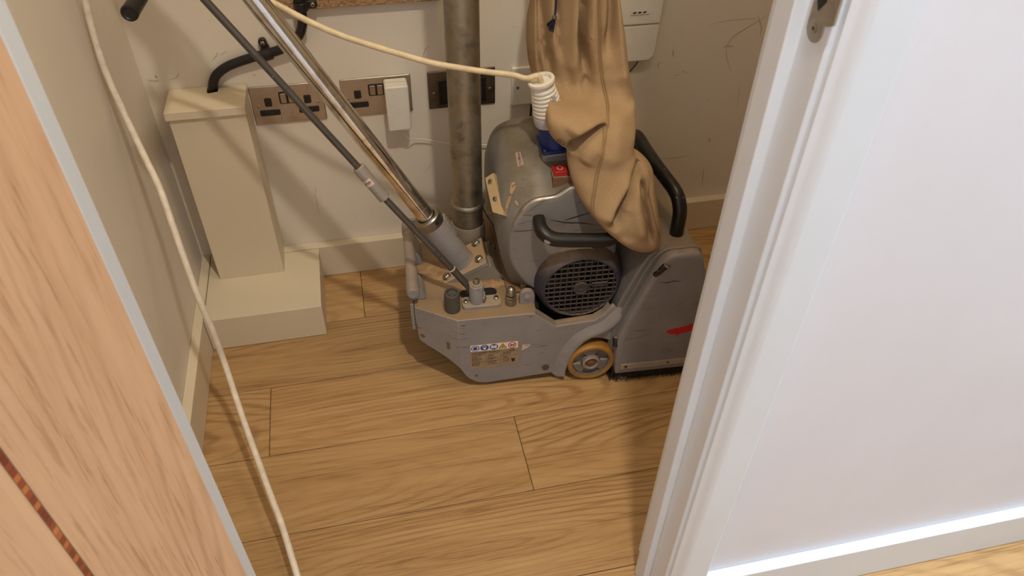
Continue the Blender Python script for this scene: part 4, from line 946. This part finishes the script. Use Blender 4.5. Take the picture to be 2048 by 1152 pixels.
# stacked nuts with dome nut
nx, ny = -0.0020, 0.0345
bm = B(); lathe(bm, [(0.0112, 0), (0.0112, 0.004)], (nx, ny, HD), (0, 0, 1), 24); lathe(bm, [(0.0115, 0.004), (0.0118, 0.005), (0.0118, 0.0125), (0.0108, 0.0140)], (nx, ny, HD), (0, 0, 1), 6); finish('lock_nut', bm, 'zinc', P_)
bm = B(); lathe(bm, [(0.0118, 0.0145), (0.0118, 0.0215), (0.0105, 0.0230), (0.0055, 0.0235), (0.0055, 0.0265)], (nx, ny, HD), (0, 0, 1), 6); finish('lock_nut', bm, 'zinc', P_)
bm = B(); lathe(bm, [(0.0100, 0.0265), (0.0100, 0.0320), (0.0096, 0.0330), (0.0092, 0.0365), (0.0076, 0.0405), (0.0045, 0.0430), (0.0001, 0.0438)], (nx, ny, HD), (0, 0, 1), 24, False); finish('dome_nut', bm, 'zinc', P_, smooth=30)
# pivot lug
bm = B(); prism(bm, [(0.0150, HD), (0.0150, HD+0.0200)]+arc(0.0300, HD+0.0200, 0.0145, 180, 0, 12)[1:-1]+[(0.0445, HD+0.0200), (0.0450, HD)], 'y', 0.0300, 0.0400); lg = finish('pivot_lug', bm, 'grey', P_, bevel=0.0015)
bolt_y(0.0305, HD+0.0170, 0.0068, 'lug_bolt', 'dustsilver', 0.0300, 0.002, False, lg)
bm = B(); box(bm, 0.0235, 0.0345, 0.070, 0.090, HD-0.002, 0.268); finish('hood_leg', bm, m_machine('dusty_leg', srgb(168, 154, 126), 0.6, 0.2, 0.6), P_, bevel=0.001)
# brown lever lying on the deck
bm = B(); A1 = Vector((0.0090, 0.060, HD+0.004)); A2 = Vector((0.0000, 0.275, HD+0.012)); d = (A2-A1).normalized(); u_, v_, _ = frame(d); box(bm, -0.0135, 0.0135, -0.003, 0.003, 0, (A2-A1).length, basis(A1, Vector((1, 0.04, 0)).normalized(), d.cross(Vector((1, 0.04, 0)).normalized()), d)); finish('flat_lever', bm, 'rust', P_, bevel=0.001)
# tab with bolt by the pipe foot
bm = B(); box(bm, -0.0370, -0.0120, 0.192, 0.214, HD, HD+0.020); tbk = finish('foot_tab', bm, 'rust', P_, bevel=0.0015)
bm = B(); lathe(bm, [(0.0070, 0), (0.0070, 0.004), (0.004, 0.006)], (-0.0250, 0.203, HD+0.020), (0, 0, 1), 6); finish('tab_bolt', bm, 'zinc', tbk)
# loose drifts of sawdust
bm = B(); rs = random.Random(5)
def drift(cx, cy, rx, ry, h):
    n = 20; rings_ = [[(cx+rx*f*math.cos(2*math.pi*i/n)*(1+0.25*math.sin(i*2.3+cx*90)), cy+ry*f*math.sin(2*math.pi*i/n)*(1+0.2*math.sin(i*1.7)), HD+0.0006+h*(1-f)**1.2*(1+0.3*math.sin(i*3.1))) for i in range(n)] for f in (1.0, 0.7, 0.4, 0.12)]
    loft(bm, rings_, cap=True)
drift(-0.030, 0.098, 0.030, 0.012, 0.010); drift(-0.115, 0.135, 0.045, 0.015, 0.006); drift(-0.150, 0.165, 0.030, 0.022, 0.004); drift(0.018, 0.075, 0.014, 0.02, 0.006)
o = finish('sawdust', bm, 'sawdust', P_, smooth=80); o['kind'] = 'stuff'

# ---- slanted handle: block, plate, socket, chrome tube
TD = Vector((-0.473, 0, 0.881)).normalized(); TU = Vector((0.881, 0, 0.473)).normalized(); TV = Vector((0, 1, 0))
TC = Vector((-0.0850, 0.1520, 0.2266))
mt_ = basis(TC, TU, TV, TD)
bm = B(); prism(bm, [(TC.x+TU.x*-0.047, HD), (0.0, HD), (TC.x+TU.x*0.048-TD.x*0.012+0.006, TC.z+TU.z*0.049-0.012), (TC.x+TU.x*-0.047-TD.x*0.0, HD+0.001)], 'y', 0.112, 0.193); finish('handle_block', bm, m_machine('dusty_block', srgb(150, 142, 128), 0.5, 0.3, 0.6), P_, bevel=0.0015)
bm = B(); box(bm, -0.050, 0.050, -0.0405, 0.0415, -0.0115, 0.0, mt_); finish('handle_plate', bm, m_machine('dusty_plate', srgb(150, 146, 142), 0.95, 0.2, 0.6, 0, srgb(186, 150, 104)), P_, bevel=0.0012)
for a, b in ((0.036, 0.030), (0.036, -0.022), (-0.0405, -0.026), (-0.0405, 0.030)):
    c_ = mt_ @ Vector((a, b, 0)); bm = B(); lathe(bm, [(0.0092, 0), (0.0092, 0.0012)], c_, TD, 22); lathe(bm, [(0.0080, 0.0012), (0.0080, 0.0060), (0.0068, 0.0072)], c_, TD, 6); finish('hex_bolt', bm, 'zinc', P_)
SL = 0.117
bm = B(); lathe(bm, [(0.0275, 0), (0.0262, 0.004), (0.0255, SL)], mt_ @ Vector((-0.003, 0, 0)), TD, 40); skt = finish('handle_socket', bm, 'grey', P_, smooth=40)
kx = mt_ @ Vector((0.0175, 0.004, SL-0.050)); bm = B(); box(bm, 0.0, 0.0085, -0.0095, 0.0095, 0, 0.050, basis(kx, TU, TV, TD)); finish('socket_key', bm, 'grey', skt, bevel=0.001)
T0 = mt_ @ Vector((-0.003, 0, 0))
bm = B(); lathe(bm, [(0.0180, 0), (0.0265, 0.0), (0.0270, 0.002), (0.0270, 0.019), (0.0250, 0.0215), (0.0190, 0.0215), (0.0190, 0.010)], T0+TD*SL, TD, 40, False); clr = finish('clamp_collar', bm, 'zinc', P_, smooth=35)
hd = (-TV*0.80+TU*0.6).normalized(); c_ = T0+TD*(SL+0.0105)+hd*0.0265
bm = B(); lathe(bm, [(0.0042, 0), (0.0042, 0.0010)], c_, hd, 16); finish('grub_screw', bm, 'dark', clr)
bm = B(); TL = 0.92
lathe(bm, [(0.0172, SL-0.01), (0.0172, SL+0.045), (0.0169, SL+0.0455), (0.0169, SL+0.048), (0.0172, SL+0.0485), (0.0172, TL)], T0, TD, 40); tube = finish('handle_tube', bm, 'chrome', P_, smooth=30)
# crossbar with black rubber grips (one grip end hangs into view)
g0 = toL((0.1205, -0.40, 0.821)); g1 = toL((0.1355, -0.305, 0.828))
top = T0+TD*(TL-0.04)
bar = [g1, g1+(g1-g0)*0.6+Vector((0.004, 0, 0.012)), top+Vector((0.0, 0.03, -0.02)), top+Vector((0.0, 0.10, 0.0))]
bm = B(); sweep(bm, catmull(bar, 8), 0.0085, 14); finish('handlebar', bm, 'galv', P_, smooth=60)
bm = B(); d = (g1-g0); lathe(bm, [(0.0070, 0.0015), (0.0085, 0.0), (0.0112, 0.0006), (0.0118, 0.003), (0.0112, 0.010), (0.0112, d.length+0.05)], g0, d, 24); finish('rubber_grip', bm, 'black', P_, smooth=35)

# ---- control rod with sleeve, from the post up along the handle
r0 = Vector((-0.0760, 0.0520, HD+0.020)); rj = pixL(925, 560, 0.058); rs0 = pixL(771, 398, 0.088); rs1 = pixL(716, 334, 0.100); r1 = pixL(410, 0, 0.140); r2 = r1+(r1-rs1)*0.35
bm = B(); sweep(bm, [r0, rj], 0.0052, 14); rd = finish('rod_fork', bm, 'rod', P_, smooth=50)
bm = B(); sweep(bm, [rj-(rs0-rj).normalized()*0.010, rj+(rs0-rj)*0.14], 0.0072, 14); finish('rod_sleeve', bm, 'rod', P_, smooth=50)
bm = B(); d = (rs0-rj).normalized(); lathe(bm, [(0.0074, 0), (0.0074, 0.002)], rj+(rs0-rj)*0.14, d, 16); finish('rod_ring', bm, 'sticker', P_, smooth=50)
bm = B(); sweep(bm, [rj, rs0, rs1], 0.0062, 16); finish('control_rod', bm, 'rod', P_, smooth=50)
bm = B(); sweep(bm, [rs1, r1, r2], 0.0062, 16); finish('control_rod', bm, 'rod', P_, smooth=50)
d = rs1-rs0; bm = B(); lathe(bm, [(0.0075, 0), (0.0108, 0.002), (0.0112, 0.008), (0.0112, d.length-0.022), (0.0118, d.length-0.016), (0.0118, d.length-0.002), (0.0100, d.length)], rs0, d, 28)
slv = finish('turnbuckle_sleeve', bm, 'dustsilver', P_, smooth=40)
u_, v_, dd = frame(d); tocam = (toL(CAM)-(rs0+d*0.5)).normalized(); tocam = (tocam-dd*tocam.dot(dd)).normalized(); sd = dd.cross(tocam)
bm = B(); 
ss = []
for k in range(9):
    a = math.radians(-15+10*k); nrm_ = tocam*math.cos(a)-sd*math.sin(a) ; ss.append([rs0+dd*(d.length*0.50)+nrm_*0.0115, rs0+dd*(d.length*0.68)+nrm_*0.0115])
for k in range(8): bm.faces.new([bm.verts.new(p) for p in (ss[k][0], ss[k][1], ss[k+1][1], ss[k+1][0])])
finish('sleeve_sticker', bm, 'sticker', slv, smooth=60)
a = math.radians(25); nz = tocam*math.cos(a)-sd*math.sin(a)
text_mesh('lettering', 'FW', 0.0080, basis(rs0+dd*(d.length*0.59)+nz*0.0119, dd.cross(nz), dd, nz), 'print', slv, 0.0001)
for k in (0.32, 0.37):
    p = rj+(rs0-rj)*k; bm = B(); c_ = p+tocam*0.0058; lathe(bm, [(0.0016, 0), (0.0014, 0.0008)], c_, tocam, 8); finish('pin_hole', bm, 'dark', P_)

# ---- suction pipe
PX, PY = -0.0640, 0.235
bm = B(); lathe(bm, [(0.0355, 0.0), (0.0355, 0.060), (0.0345, 0.062), (0.0325, 0.062), (0.0320, 0.050)], (PX, PY, HD), (0, 0, 1), 40, False); pc = finish('pipe_collar', bm, m_machine('brown_grey_collar', srgb(138, 126, 110), 0.6, 0.3, 0.5), P_, smooth=40)
bm = B(); cyl(bm, (PX-0.030, PY-0.022, HD+0.048), (PX-0.047, PY-0.030, HD+0.052), 0.0062, 14); ts_ = finish('thumb_screw', bm, 'alu', pc, smooth=40)
bm = B(); lathe(bm, [(0.0312, 0.03), (0.0312, 0.103), (0.0345, 0.106), (0.0358, 0.110), (0.0345, 0.114), (0.0318, 0.117), (0.0310, 0.16), (0.0308, 0.90)], (PX, PY, HD), (0, 0, 1), 44, False); finish('suction_pipe', bm, 'galv', P_, smooth=40)
# little wires beside the pipe
bm = B(); sweep(bm, catmull([pixL(962, 408, 0.215), pixL(972, 428, 0.21), pixL(985, 448, 0.20), pixL(990, 452, 0.20)], 5), 0.0012, 8); finish('black_wire', bm, 'black', P_, smooth=60)
bm = B(); sweep(bm, catmull([pixL(988, 447, 0.20), pixL(998, 462, 0.195), pixL(1004, 476, 0.19), pixL(1006, 500, 0.18)], 5), 0.0014, 8); finish('red_wire', bm, m_plain('red_wire', srgb(150, 70, 44), 0.6), P_, smooth=60)

# ---- lifting bar with knurled ends at the nose
bz, bxm = 0.2380, -0.1920
def bary(bm, y0, y1, r, seg=28): cyl(bm, (bxm, y0, bz), (bxm, y1, bz), r, seg)
bm = B(); bary(bm, 0.052, 0.262, 0.0118); fb = finish('carry_bar', bm, 'dustsilver', P_, smooth=40)
def knurl(y0, y1, r):
    bm = B(); na, nl = 36, 14; sec_ = []
    for j in range(nl+1):
        ring_ = []
        for i in range(na*2):
            a = 2*math.pi*i/(na*2); rr_ = r+0.0007*((i+j) % 2)
            ring_.append((bxm+rr_*math.cos(a), y0+(y1-y0)*j/nl, bz+rr_*math.sin(a)))
        sec_.append(ring_)
    loft(bm, sec_); return finish('knurled_grip', bm, 'dustsilver', P_, smooth=20)
knurl(0.058, 0.094, 0.0124); knurl(0.240, 0.274, 0.0124)
bm = B(); lathe(bm, [(0.0105, 0), (0.0112, 0.002), (0.0112, 0.010)], (bxm, 0.049, bz), (0, 1, 0), 28); finish('bar_end', bm, 'grey', P_, smooth=35)
for y0, y1 in ((0.070, 0.112), (0.178, 0.240)):
    bm = B(); prism(bm, [(bxm-0.002, bz-0.075), (bxm-0.002, bz), (bxm+0.004, bz+0.004), (bxm+0.016, bz-0.006), (bxm+0.024, bz-0.026), (bxm+0.024, bz-0.034), (bxm+0.006, bz-0.034), (bxm+0.006, bz-0.075)], 'y', y0, y1); finish('bar_bracket', bm, 'grey', P_, bevel=0.0015)
bm = B(); box(bm, -0.2005, -0.1935, 0.056, 0.255, 0.135, 0.205); finish('end_plate', bm, 'grey', P_, bevel=0.001)

# ================================================================== DUST BAG
BO = toW((0.15, 0.10, 0.34))
rows = [  # image row, left, right edge in the photo, depth in the machine frame, half thickness
 (-150, 1085, 1215, 0.225, 0.045), (-70, 1072, 1228, 0.222, 0.048), (0, 1063, 1238, 0.218, 0.050), (40, 1054, 1244, 0.215, 0.050), (80, 1052, 1250, 0.210, 0.050), (120, 1056, 1254, 0.203, 0.050),
 (150, 1064, 1258, 0.193, 0.050), (172, 1074, 1263, 0.178, 0.050), (186, 1088, 1265, 0.160, 0.050), (198, 1104, 1267, 0.134, 0.050), (210, 1101, 1268, 0.120, 0.050), (222, 1096, 1269, 0.110, 0.050), (240, 1092, 1270, 0.099, 0.050), (255, 1094, 1269, 0.092, 0.050), (268, 1100, 1268, 0.087, 0.049),
 (281, 1115, 1266, 0.083, 0.048), (290, 1131, 1265, 0.080, 0.048), (303, 1135, 1266, 0.076, 0.047), (315, 1135, 1288, 0.072, 0.046), (330, 1136, 1303, 0.066, 0.045), (350, 1140, 1306, 0.058, 0.044), (370, 1147, 1308, 0.050, 0.043), (392, 1157, 1311, 0.040, 0.042),
 (415, 1173, 1314, 0.031, 0.041), (440, 1195, 1317, 0.023, 0.039), (460, 1213, 1320, 0.018, 0.036), (476, 1233, 1319, 0.015, 0.031), (488, 1251, 1315, 0.013, 0.024), (496, 1270, 1304, 0.012, 0.014)]
def bag_tilt(v):
    t = min(1.0, max(0.0, (200.0-v)/70.0)); t2 = max(0.0, 1-abs(v-222.0)/55.0)
    return 0.060*t*t*(3-2*t)-0.022*t2*t2*(3-2*t2)
creases = [  # polyline in photo px, depth (m, <0 valley), width px
 ([(1092, -160), (1080, -40), (1079, 0), (1084, 60), (1092, 110), (1102, 160)], -0.024, 7), ([(1066, -160), (1066, 0), (1064, 90), (1072, 160)], 0.006, 8),
 ([(1072, -60), (1072, 60), (1076, 130), (1084, 170)], -0.010, 4),
 ([(1100, -160), (1096, 0), (1102, 70), (1112, 130)], 0.010, 9), ([(1112, -160), (1108, 0), (1110, 60), (1116, 110)], -0.012, 6),
 ([(1168, -160), (1162, -20), (1158, 30), (1157, 60), (1162, 95), (1168, 130), (1162, 175)], -0.040, 9), ([(1142, -160), (1140, 0), (1141, 70), (1130, 140), (1120, 190)], 0.014, 13),
 ([(1128, 100), (1132, 145), (1126, 176), (1110, 210)], -0.010, 9), ([(1178, -160), (1174, 0), (1172, 60), (1176, 110)], 0.008, 6),
 ([(1217, -160), (1216, 0), (1212, 50), (1206, 110)], -0.022, 11), ([(1202, -160), (1200, 0), (1200, 70)], 0.008, 9), ([(1234, -160), (1232, 0), (1240, 110), (1250, 200)], 0.010, 13),
 ([(1172, 130), (1160, 180), (1148, 215)], -0.014, 9), ([(1186, 160), (1176, 200), (1150, 222), (1122, 245)], 0.016, 17), ([(1204, 222), (1180, 236), (1156, 250), (1140, 268), (1131, 296)], -0.034, 9), ([(1196, 262), (1170, 276), (1156, 306)], 0.008, 16),
 ([(1282, 296), (1262, 330), (1245, 362), (1229, 394), (1218, 446)], -0.034, 8), ([(1248, 316), (1234, 350), (1216, 384), (1200, 430)], 0.014, 13), ([(1222, 150), (1220, 230), (1212, 320)], 0.008, 24),
 ([(1206, 150), (1206, 220), (1194, 290)], -0.006, 12), ([(1272, 325), (1280, 390), (1288, 430), (1296, 482)], -0.022, 6), ([(1293, 330), (1301, 400), (1309, 466)], 0.007, 9), ([(1258, 335), (1264, 400), (1276, 466)], 0.009, 11), ([(1160, 320), (1175, 400), (1225, 466)], 0.005, 18), ([(1240, 390), (1236, 430), (1246, 470)], -0.006, 14)]
def seg_d(px, py, pl):
    best = 1e9; acc = 0.0; at = 0.0
    for (ax, ay), (bx_, by_) in zip(pl[:-1], pl[1:]):
        vx, vy = bx_-ax, by_-ay; t = max(0, min(1, ((px-ax)*vx+(py-ay)*vy)/(vx*vx+vy*vy))); dx, dy = px-ax-vx*t, py-ay-vy*t
        dd2 = math.hypot(dx, dy)
        cum_t = (acc+t*math.hypot(vx, vy))
        if dd2 < best: best = dd2; at = cum_t
        acc += math.hypot(vx, vy)
    e = min(at, acc-at)/acc; fade = min(1.0, e/0.22); fade = fade*fade*(3-2*fade)
    return best, fade
def interp(v, k):
    for a, b in zip(rows[:-1], rows[1:]):
        if a[0] <= v <= b[0]:
            t = (v-a[0])/(b[0]-a[0]); return a[k]+(b[k]-a[k])*t
    return rows[-1][k]
RW = []; v = rows[0][0]
while v < 496: RW.append(v); v += 4.0
RW.append(496)
smv = {}
for v in RW:
    for k in (1, 2, 3, 4):
        ks = [interp(min(max(v+o_, rows[0][0]), 496), k) for o_ in (-6, -3, 0, 3, 6)] if v < 470 else [interp(v, k)]
        smv[(v, k)] = sum(ks)/len(ks)
NS = 128
def bag_pt(v, ang):
    l, r_, yc, b = (smv[(v, k)] for k in (1, 2, 3, 4))
    tl_ = bag_tilt(v); pl_ = pixL(l, v, yc+tl_); pr_ = pixL(r_, v, yc-tl_*0.6); c = (pl_+pr_)/2; hv = (pr_-pl_)/2
    ca, sa = math.cos(ang), math.sin(ang)
    ex = math.copysign(abs(ca)**0.85, ca); ey = math.copysign(abs(sa)**0.85, sa)
    px = (l+r_)/2+ex*(r_-l)/2; disp = 0.0
    if sa < 0:
        for cr, am, wd in creases:
            q_, fd = seg_d(px, v, cr)
            if q_ < wd*3: disp += am*fd*math.exp(-(q_/wd)**2)
        disp *= min(1, -sa*1.8)
    else: disp = 0.004*math.sin(ang*5+v*0.02)
    x = c.x+ex*hv.x; y = c.y+ex*hv.y+ey*b; z = c.z+ex*hv.z
    y += -disp if sa < 0 else disp
    return Vector((x, y, z))
bag = empty('dust_bag', BO); tag(bag, 'creased tan cloth dust bag slumped over the sander', 'dust bag')
bag.rotation_euler = (0, 0, MR)
boff = Vector((0.15, 0.10, 0.34))
secs = [[bag_pt(v, 2*math.pi*i/NS)-boff for i in range(NS)] for v in RW]
# neck: the bag rises out of view and is pulled over the top of the suction pipe
r0_ = secs[0]; c0 = sum(r0_, Vector())/NS
path = catmull([c0, c0+Vector((-0.002, 0.004, 0.09)), Vector((0.075, 0.215, 1.075))-boff, Vector((0.035, 0.228, 1.150))-boff, Vector((-0.020, 0.235, 1.172))-boff, Vector((-0.058, 0.235, 1.145))-boff, Vector((-0.064, 0.235, 1.10))-boff, Vector((-0.064, 0.235, 1.045))-boff], 4)
neck = []
for i, c_ in enumerate(path[1:], 1):
    t_ = (path[min(i+1, len(path)-1)]-path[i-1]).normalized(); f = i/(len(path)-1)
    U_ = Vector((t_.z, 0, -t_.x)).normalized(); rx = 0.062*(1-f)**1.1+0.035*(1-(1-f)**1.1); ry = 0.045*(1-f)+0.035*f
    w_ = max(0.0, 1-f*3.0)
    ring_ = []
    for k in range(NS):
        an = 2*math.pi*k/NS; rp = 1+0.05*math.sin(an*9)*(1-w_)*(0.4+0.6*f); q1 = c_+U_*math.cos(an)*rx*rp+Vector((0, 1, 0))*math.sin(an)*ry*rp
        q0_ = c_+(r0_[k]-c0); ring_.append(q1.lerp(q0_, w_))
    neck.append(ring_)
secs = neck[::-1]+secs
# rounded end
end = secs[-1]; ec = sum(end, Vector())/NS
for f, dz in ((0.7, -0.003), (0.35, -0.0045), (0.05, -0.005)): secs.append([ec+(p-ec)*f+Vector((0, 0, dz)) for p in end])
bm = B(); loft(bm, secs); sack = finish('sack', bm, 'fabric', bag, smooth=89)
def bag_surf(px, py, out=0.001):
    py = min(max(py, RW[0]), RW[-1]-0.01); k = max(i for i in range(len(RW)-1) if RW[i] <= py); f = (py-RW[k])/(RW[k+1]-RW[k]); pp = []
    for v in (RW[k], RW[k+1]):
        l, r_ = smv[(v, 1)], smv[(v, 2)]
        e = max(-0.98, min(0.98, (px-(l+r_)/2)/((r_-l)/2))); pp.append(bag_pt(v, -math.acos(math.copysign(abs(e)**(1/0.85), e))))
    p_ = pp[0].lerp(pp[1], f); return p_-boff+(toL(CAM)-p_).normalized()*out
for dx in (-2.2, 2.2):
    sm_ = [(1187, -60), (1187, 0), (1189, 40), (1190, 90), (1196, 140), (1201, 175), (1199, 220), (1192, 265), (1184, 310), (1178, 350), (1175, 385), (1179, 415), (1188, 432)]
    P = catmull([Vector((a, b, 0)) for a, b in sm_], 5); bm = B(); sweep(bm, [bag_surf(p.x+dx, p.y, 0.0004) for p in P], 0.0014, 6); finish('seam', bm, 'stitch', bag, smooth=60)
P = catmull([Vector((a, b, 0)) for a, b in [(1290, 326), (1287, 360), (1290, 380), (1297, 410), (1303, 435), (1310, 455)]], 5)
bm = B(); sweep(bm, [bag_surf(p.x, p.y, 0.0003) for p in P], 0.0013, 6); finish('seam', bm, 'stitch', bag, smooth=60)
M['stain'] = m_plain('oil_stain', srgb(140, 100, 56), 0.9, 0, 0.2, 200)
for pl_, wd in [([(1246, 360), (1236, 372), (1226, 386), (1222, 400)], 4), ([(1224, 404), (1221, 416), (1217, 434)], 7)]:
    P = catmull([Vector((a, b, 0)) for a, b in pl_], 5); bm = B(); n = len(P); A1, A2 = [], []
    for i, p in enumerate(P):
        h = wd/2*math.sin(math.pi*(i+0.6)/(n+0.2)); A1.append(bm.verts.new(bag_surf(p.x-h, p.y, 0.0012))); A2.append(bm.verts.new(bag_surf(p.x+h, p.y, 0.0012)))
    for i in range(n-1): bm.faces.new((A1[i], A1[i+1], A2[i+1], A2[i]))
    finish('stain', bm, 'stain', bag)
# printed ring with letter
rc = (1114, 266); bm = B(); o_r, i_r = [], []
for i in range(28):
    a = 2*math.pi*i/28; o_r.append(bm.verts.new(bag_surf(rc[0]+6.2*math.cos(a), rc[1]+7.4*math.sin(a), 0.0045))); i_r.append(bm.verts.new(bag_surf(rc[0]+5.1*math.cos(a), rc[1]+6.2*math.sin(a), 0.0045)))
for i in range(28):
    j = (i+1) % 28; bm.faces.new((o_r[i], o_r[j], i_r[j], i_r[i]))
pr = finish('printed_ring', bm, 'print', bag)
c_ = bag_surf(*rc, 0.006); ex_ = (bag_surf(rc[0]+5, rc[1], 0.003)-bag_surf(rc[0]-5, rc[1], 0.003)).normalized(); ez_ = (bag_surf(rc[0], rc[1]-6, 0.003)-bag_surf(rc[0], rc[1]+6, 0.003)); ez_ = (ez_-ex_*ez_.dot(ex_)).normalized()
text_mesh('lettering', 'R', 0.0095, basis(c_, ex_, ez_, ex_.cross(ez_)), 'print', bag, 0.0001)
# drawstring with frayed tassel
M['navy'] = m_plain('navy_cord', srgb(30, 34, 58), 0.9, 0, 0.3, 300)
P = [bag_surf(1106, -60, 0.006), bag_surf(1105, -20, 0.006), bag_surf(1103, 2, 0.006), bag_surf(1099, 12, 0.006)]
bm = B(); sweep(bm, catmull(P, 6), 0.0020, 8); ds = finish('drawstring', bm, 'navy', bag, smooth=60)
bm = B(); d = P[3]-P[2]; lathe(bm, [(0.0036, 0), (0.0042, 0.002), (0.0042, 0.005), (0.0034, 0.007)], P[3]-d.normalized()*0.004, d, 12); finish('cord_knot', bm, 'rubber', ds, smooth=40)
bm = B(); rt_ = random.Random(4)
for i in range(46):
    e0 = P[3]+Vector((rt_.uniform(-.002, .002), rt_.uniform(-.002, .002), 0)); e1 = bag_surf(1092+rt_.uniform(-4, 6), 38+rt_.uniform(-6, 4), 0.006)+Vector((0, rt_.uniform(-.004, .003), 0))
    sweep(bm, [e0, e0.lerp(e1, 0.5)+Vector((rt_.uniform(-.002, .002), 0, 0)), e1], 0.0005, 4)
o = finish('frayed_end', bm, 'navy', ds); o['kind'] = 'stuff'

# ================================================================== POWER CABLE WITH CONNECTOR
pc = empty('power_cable', toW(IC+AX*0.05)); tag(pc, 'cream power cable with a ribbed white connector plugged into the blue inlet', 'cable')
pc.rotation_euler = (0, 0, MR)
po = IC+AX*0.05
CL = 0.088
def cz(h): return AX*h
bm = B(); prof = [(0.0285, -0.002), (0.0292, 0.004), (0.0282, 0.018)]
h = 0.018
for k in range(7):
    r_a, r_b = 0.0262-k*0.0010, 0.0280-k*0.0010
    prof += [(r_a, h), (r_a, h+0.0010), (r_b, h+0.0022), (r_b, h+0.0052), (r_a, h+0.0064)]; h += 0.0074
prof += [(0.0190, h+0.001), (0.0185, h+0.007), (0.0238, h+0.009), (0.0246, h+0.012), (0.0238, h+0.015), (0.0190, h+0.016), (0.0172, h+0.014), (0.0165, h+0.010), (0.0001, h+0.008)]
lathe(bm, prof, (0, 0, 0), AX, 40, False); con = finish('connector', bm, 'white_plastic', pc, smooth=45)
tc = (toL(CAM)-po).normalized(); tc = (tc-AX*tc.dot(AX)).normalized(); sdv = AX.cross(tc); rdir = (tc*0.80+sdv*0.60).normalized()
bm = B(); mm_ = basis(rdir*0.0205, AX, rdir.cross(AX)*-1, rdir); box(bm, 0.016, 0.060, -0.0032, 0.0032, -0.002, 0.0055, mm_); finish('connector_rib', bm, 'grey_plastic', con, bevel=0.001)
bm = B(); lathe(bm, [(0.0294, -0.0015), (0.0298, 0.002), (0.0292, 0.017), (0.0280, 0.019)], (0, 0, 0), AX, 36, False); finish('connector_collar', bm, 'grey_plastic', con, smooth=40)
q0 = AX*(h+0.008); cpts = [q0, q0+AX*0.014+Vector((-0.004, 0, 0))]
for u, v_, y in [(1052, 157, 0.140), (1025, 150, 0.146), (960, 142, 0.155), (915, 135, 0.158), (860, 125, 0.16), (800, 108, 0.165), (740, 90, 0.17), (680, 70, 0.178), (620, 44, 0.186), (570, 18, 0.192), (530, -4, 0.196), (480, -40, 0.20), (430, -90, 0.20)]:
    cpts.append(pixL(u, v_, y)-po)
tt_ = T0+TD*0.80; cpts += [tt_+Vector((0.012, 0.024, 0.0))-po, tt_+TD*0.09+Vector((0.004, 0.0235, 0.0))-po]
bm = B(); sweep(bm, catmull(cpts, 8), 0.0052, 14); finish('cable_sheath', bm, 'cream_cable', pc, smooth=60)

# loose white extension lead hanging on the left, running out of the doorway
lead = [(0.016, -0.178, 1.395), (0.016, -0.178, 1.425), (0.016, -0.190, 1.437), (0.016, -0.202, 1.425), (0.015, -0.205, 1.30), (0.014, -0.205, 1.10), (0.014, -0.203, 0.95)]
hk = B(); box(hk, 0.0, 0.005, -0.204, -0.176, 1.395, 1.455); sweep(hk, catmull([(0.004, -0.190, 1.41), (0.014, -0.190, 1.428), (0.026, -0.190, 1.428), (0.028, -0.190, 1.450)], 5), 0.003, 8)
tag(finish('wall_hook', hk, 'white_plastic', smooth=40), 'small white hook on the left wall holding up the extension lead', 'hook')
def pixW(u, v, y): return pix_wall(u, v, y)
for u, v_, y in [(158, -60, -0.205), (170, 0, -0.212), (185, 60, -0.222), (210, 140, -0.238), (250, 230, -0.265), (290, 315, -0.305), (320, 378, -0.345), (345, 450, -0.385), (380, 550, -0.430), (400, 603, -0.450)]: lead.append(tuple(pixW(u, v_, y)))
lead += [(0.103, -0.463, 0.280), (0.108, -0.478, 0.212), (0.120, -0.524, 0.162), (0.134, -0.574, 0.137), (0.152, -0.634, 0.117), (0.171, -0.697, 0.100), (0.187, -0.748, 0.085), (0.203, -0.812, 0.068), (0.225, -0.90, 0.045), (0.26, -1.0, 0.022), (0.33, -1.13, 0.006), (0.45, -1.25, 0.0055), (0.62, -1.32, 0.0055), (0.80, -1.40, 0.0055)]
bm = B(); lp_ = catmull(lead, 8); lo = Vector(lead[-1])
sweep(bm, [p-lo for p in lp_], 0.0056, 14); ld = finish('extension_lead', bm, m_plain('white_lead', srgb(222, 210, 190), 0.5, 0, 0.12, 60), smooth=60); ld.location = lo
tag(ld, 'dirty white extension lead hanging down past the left wall to the floor', 'cable')
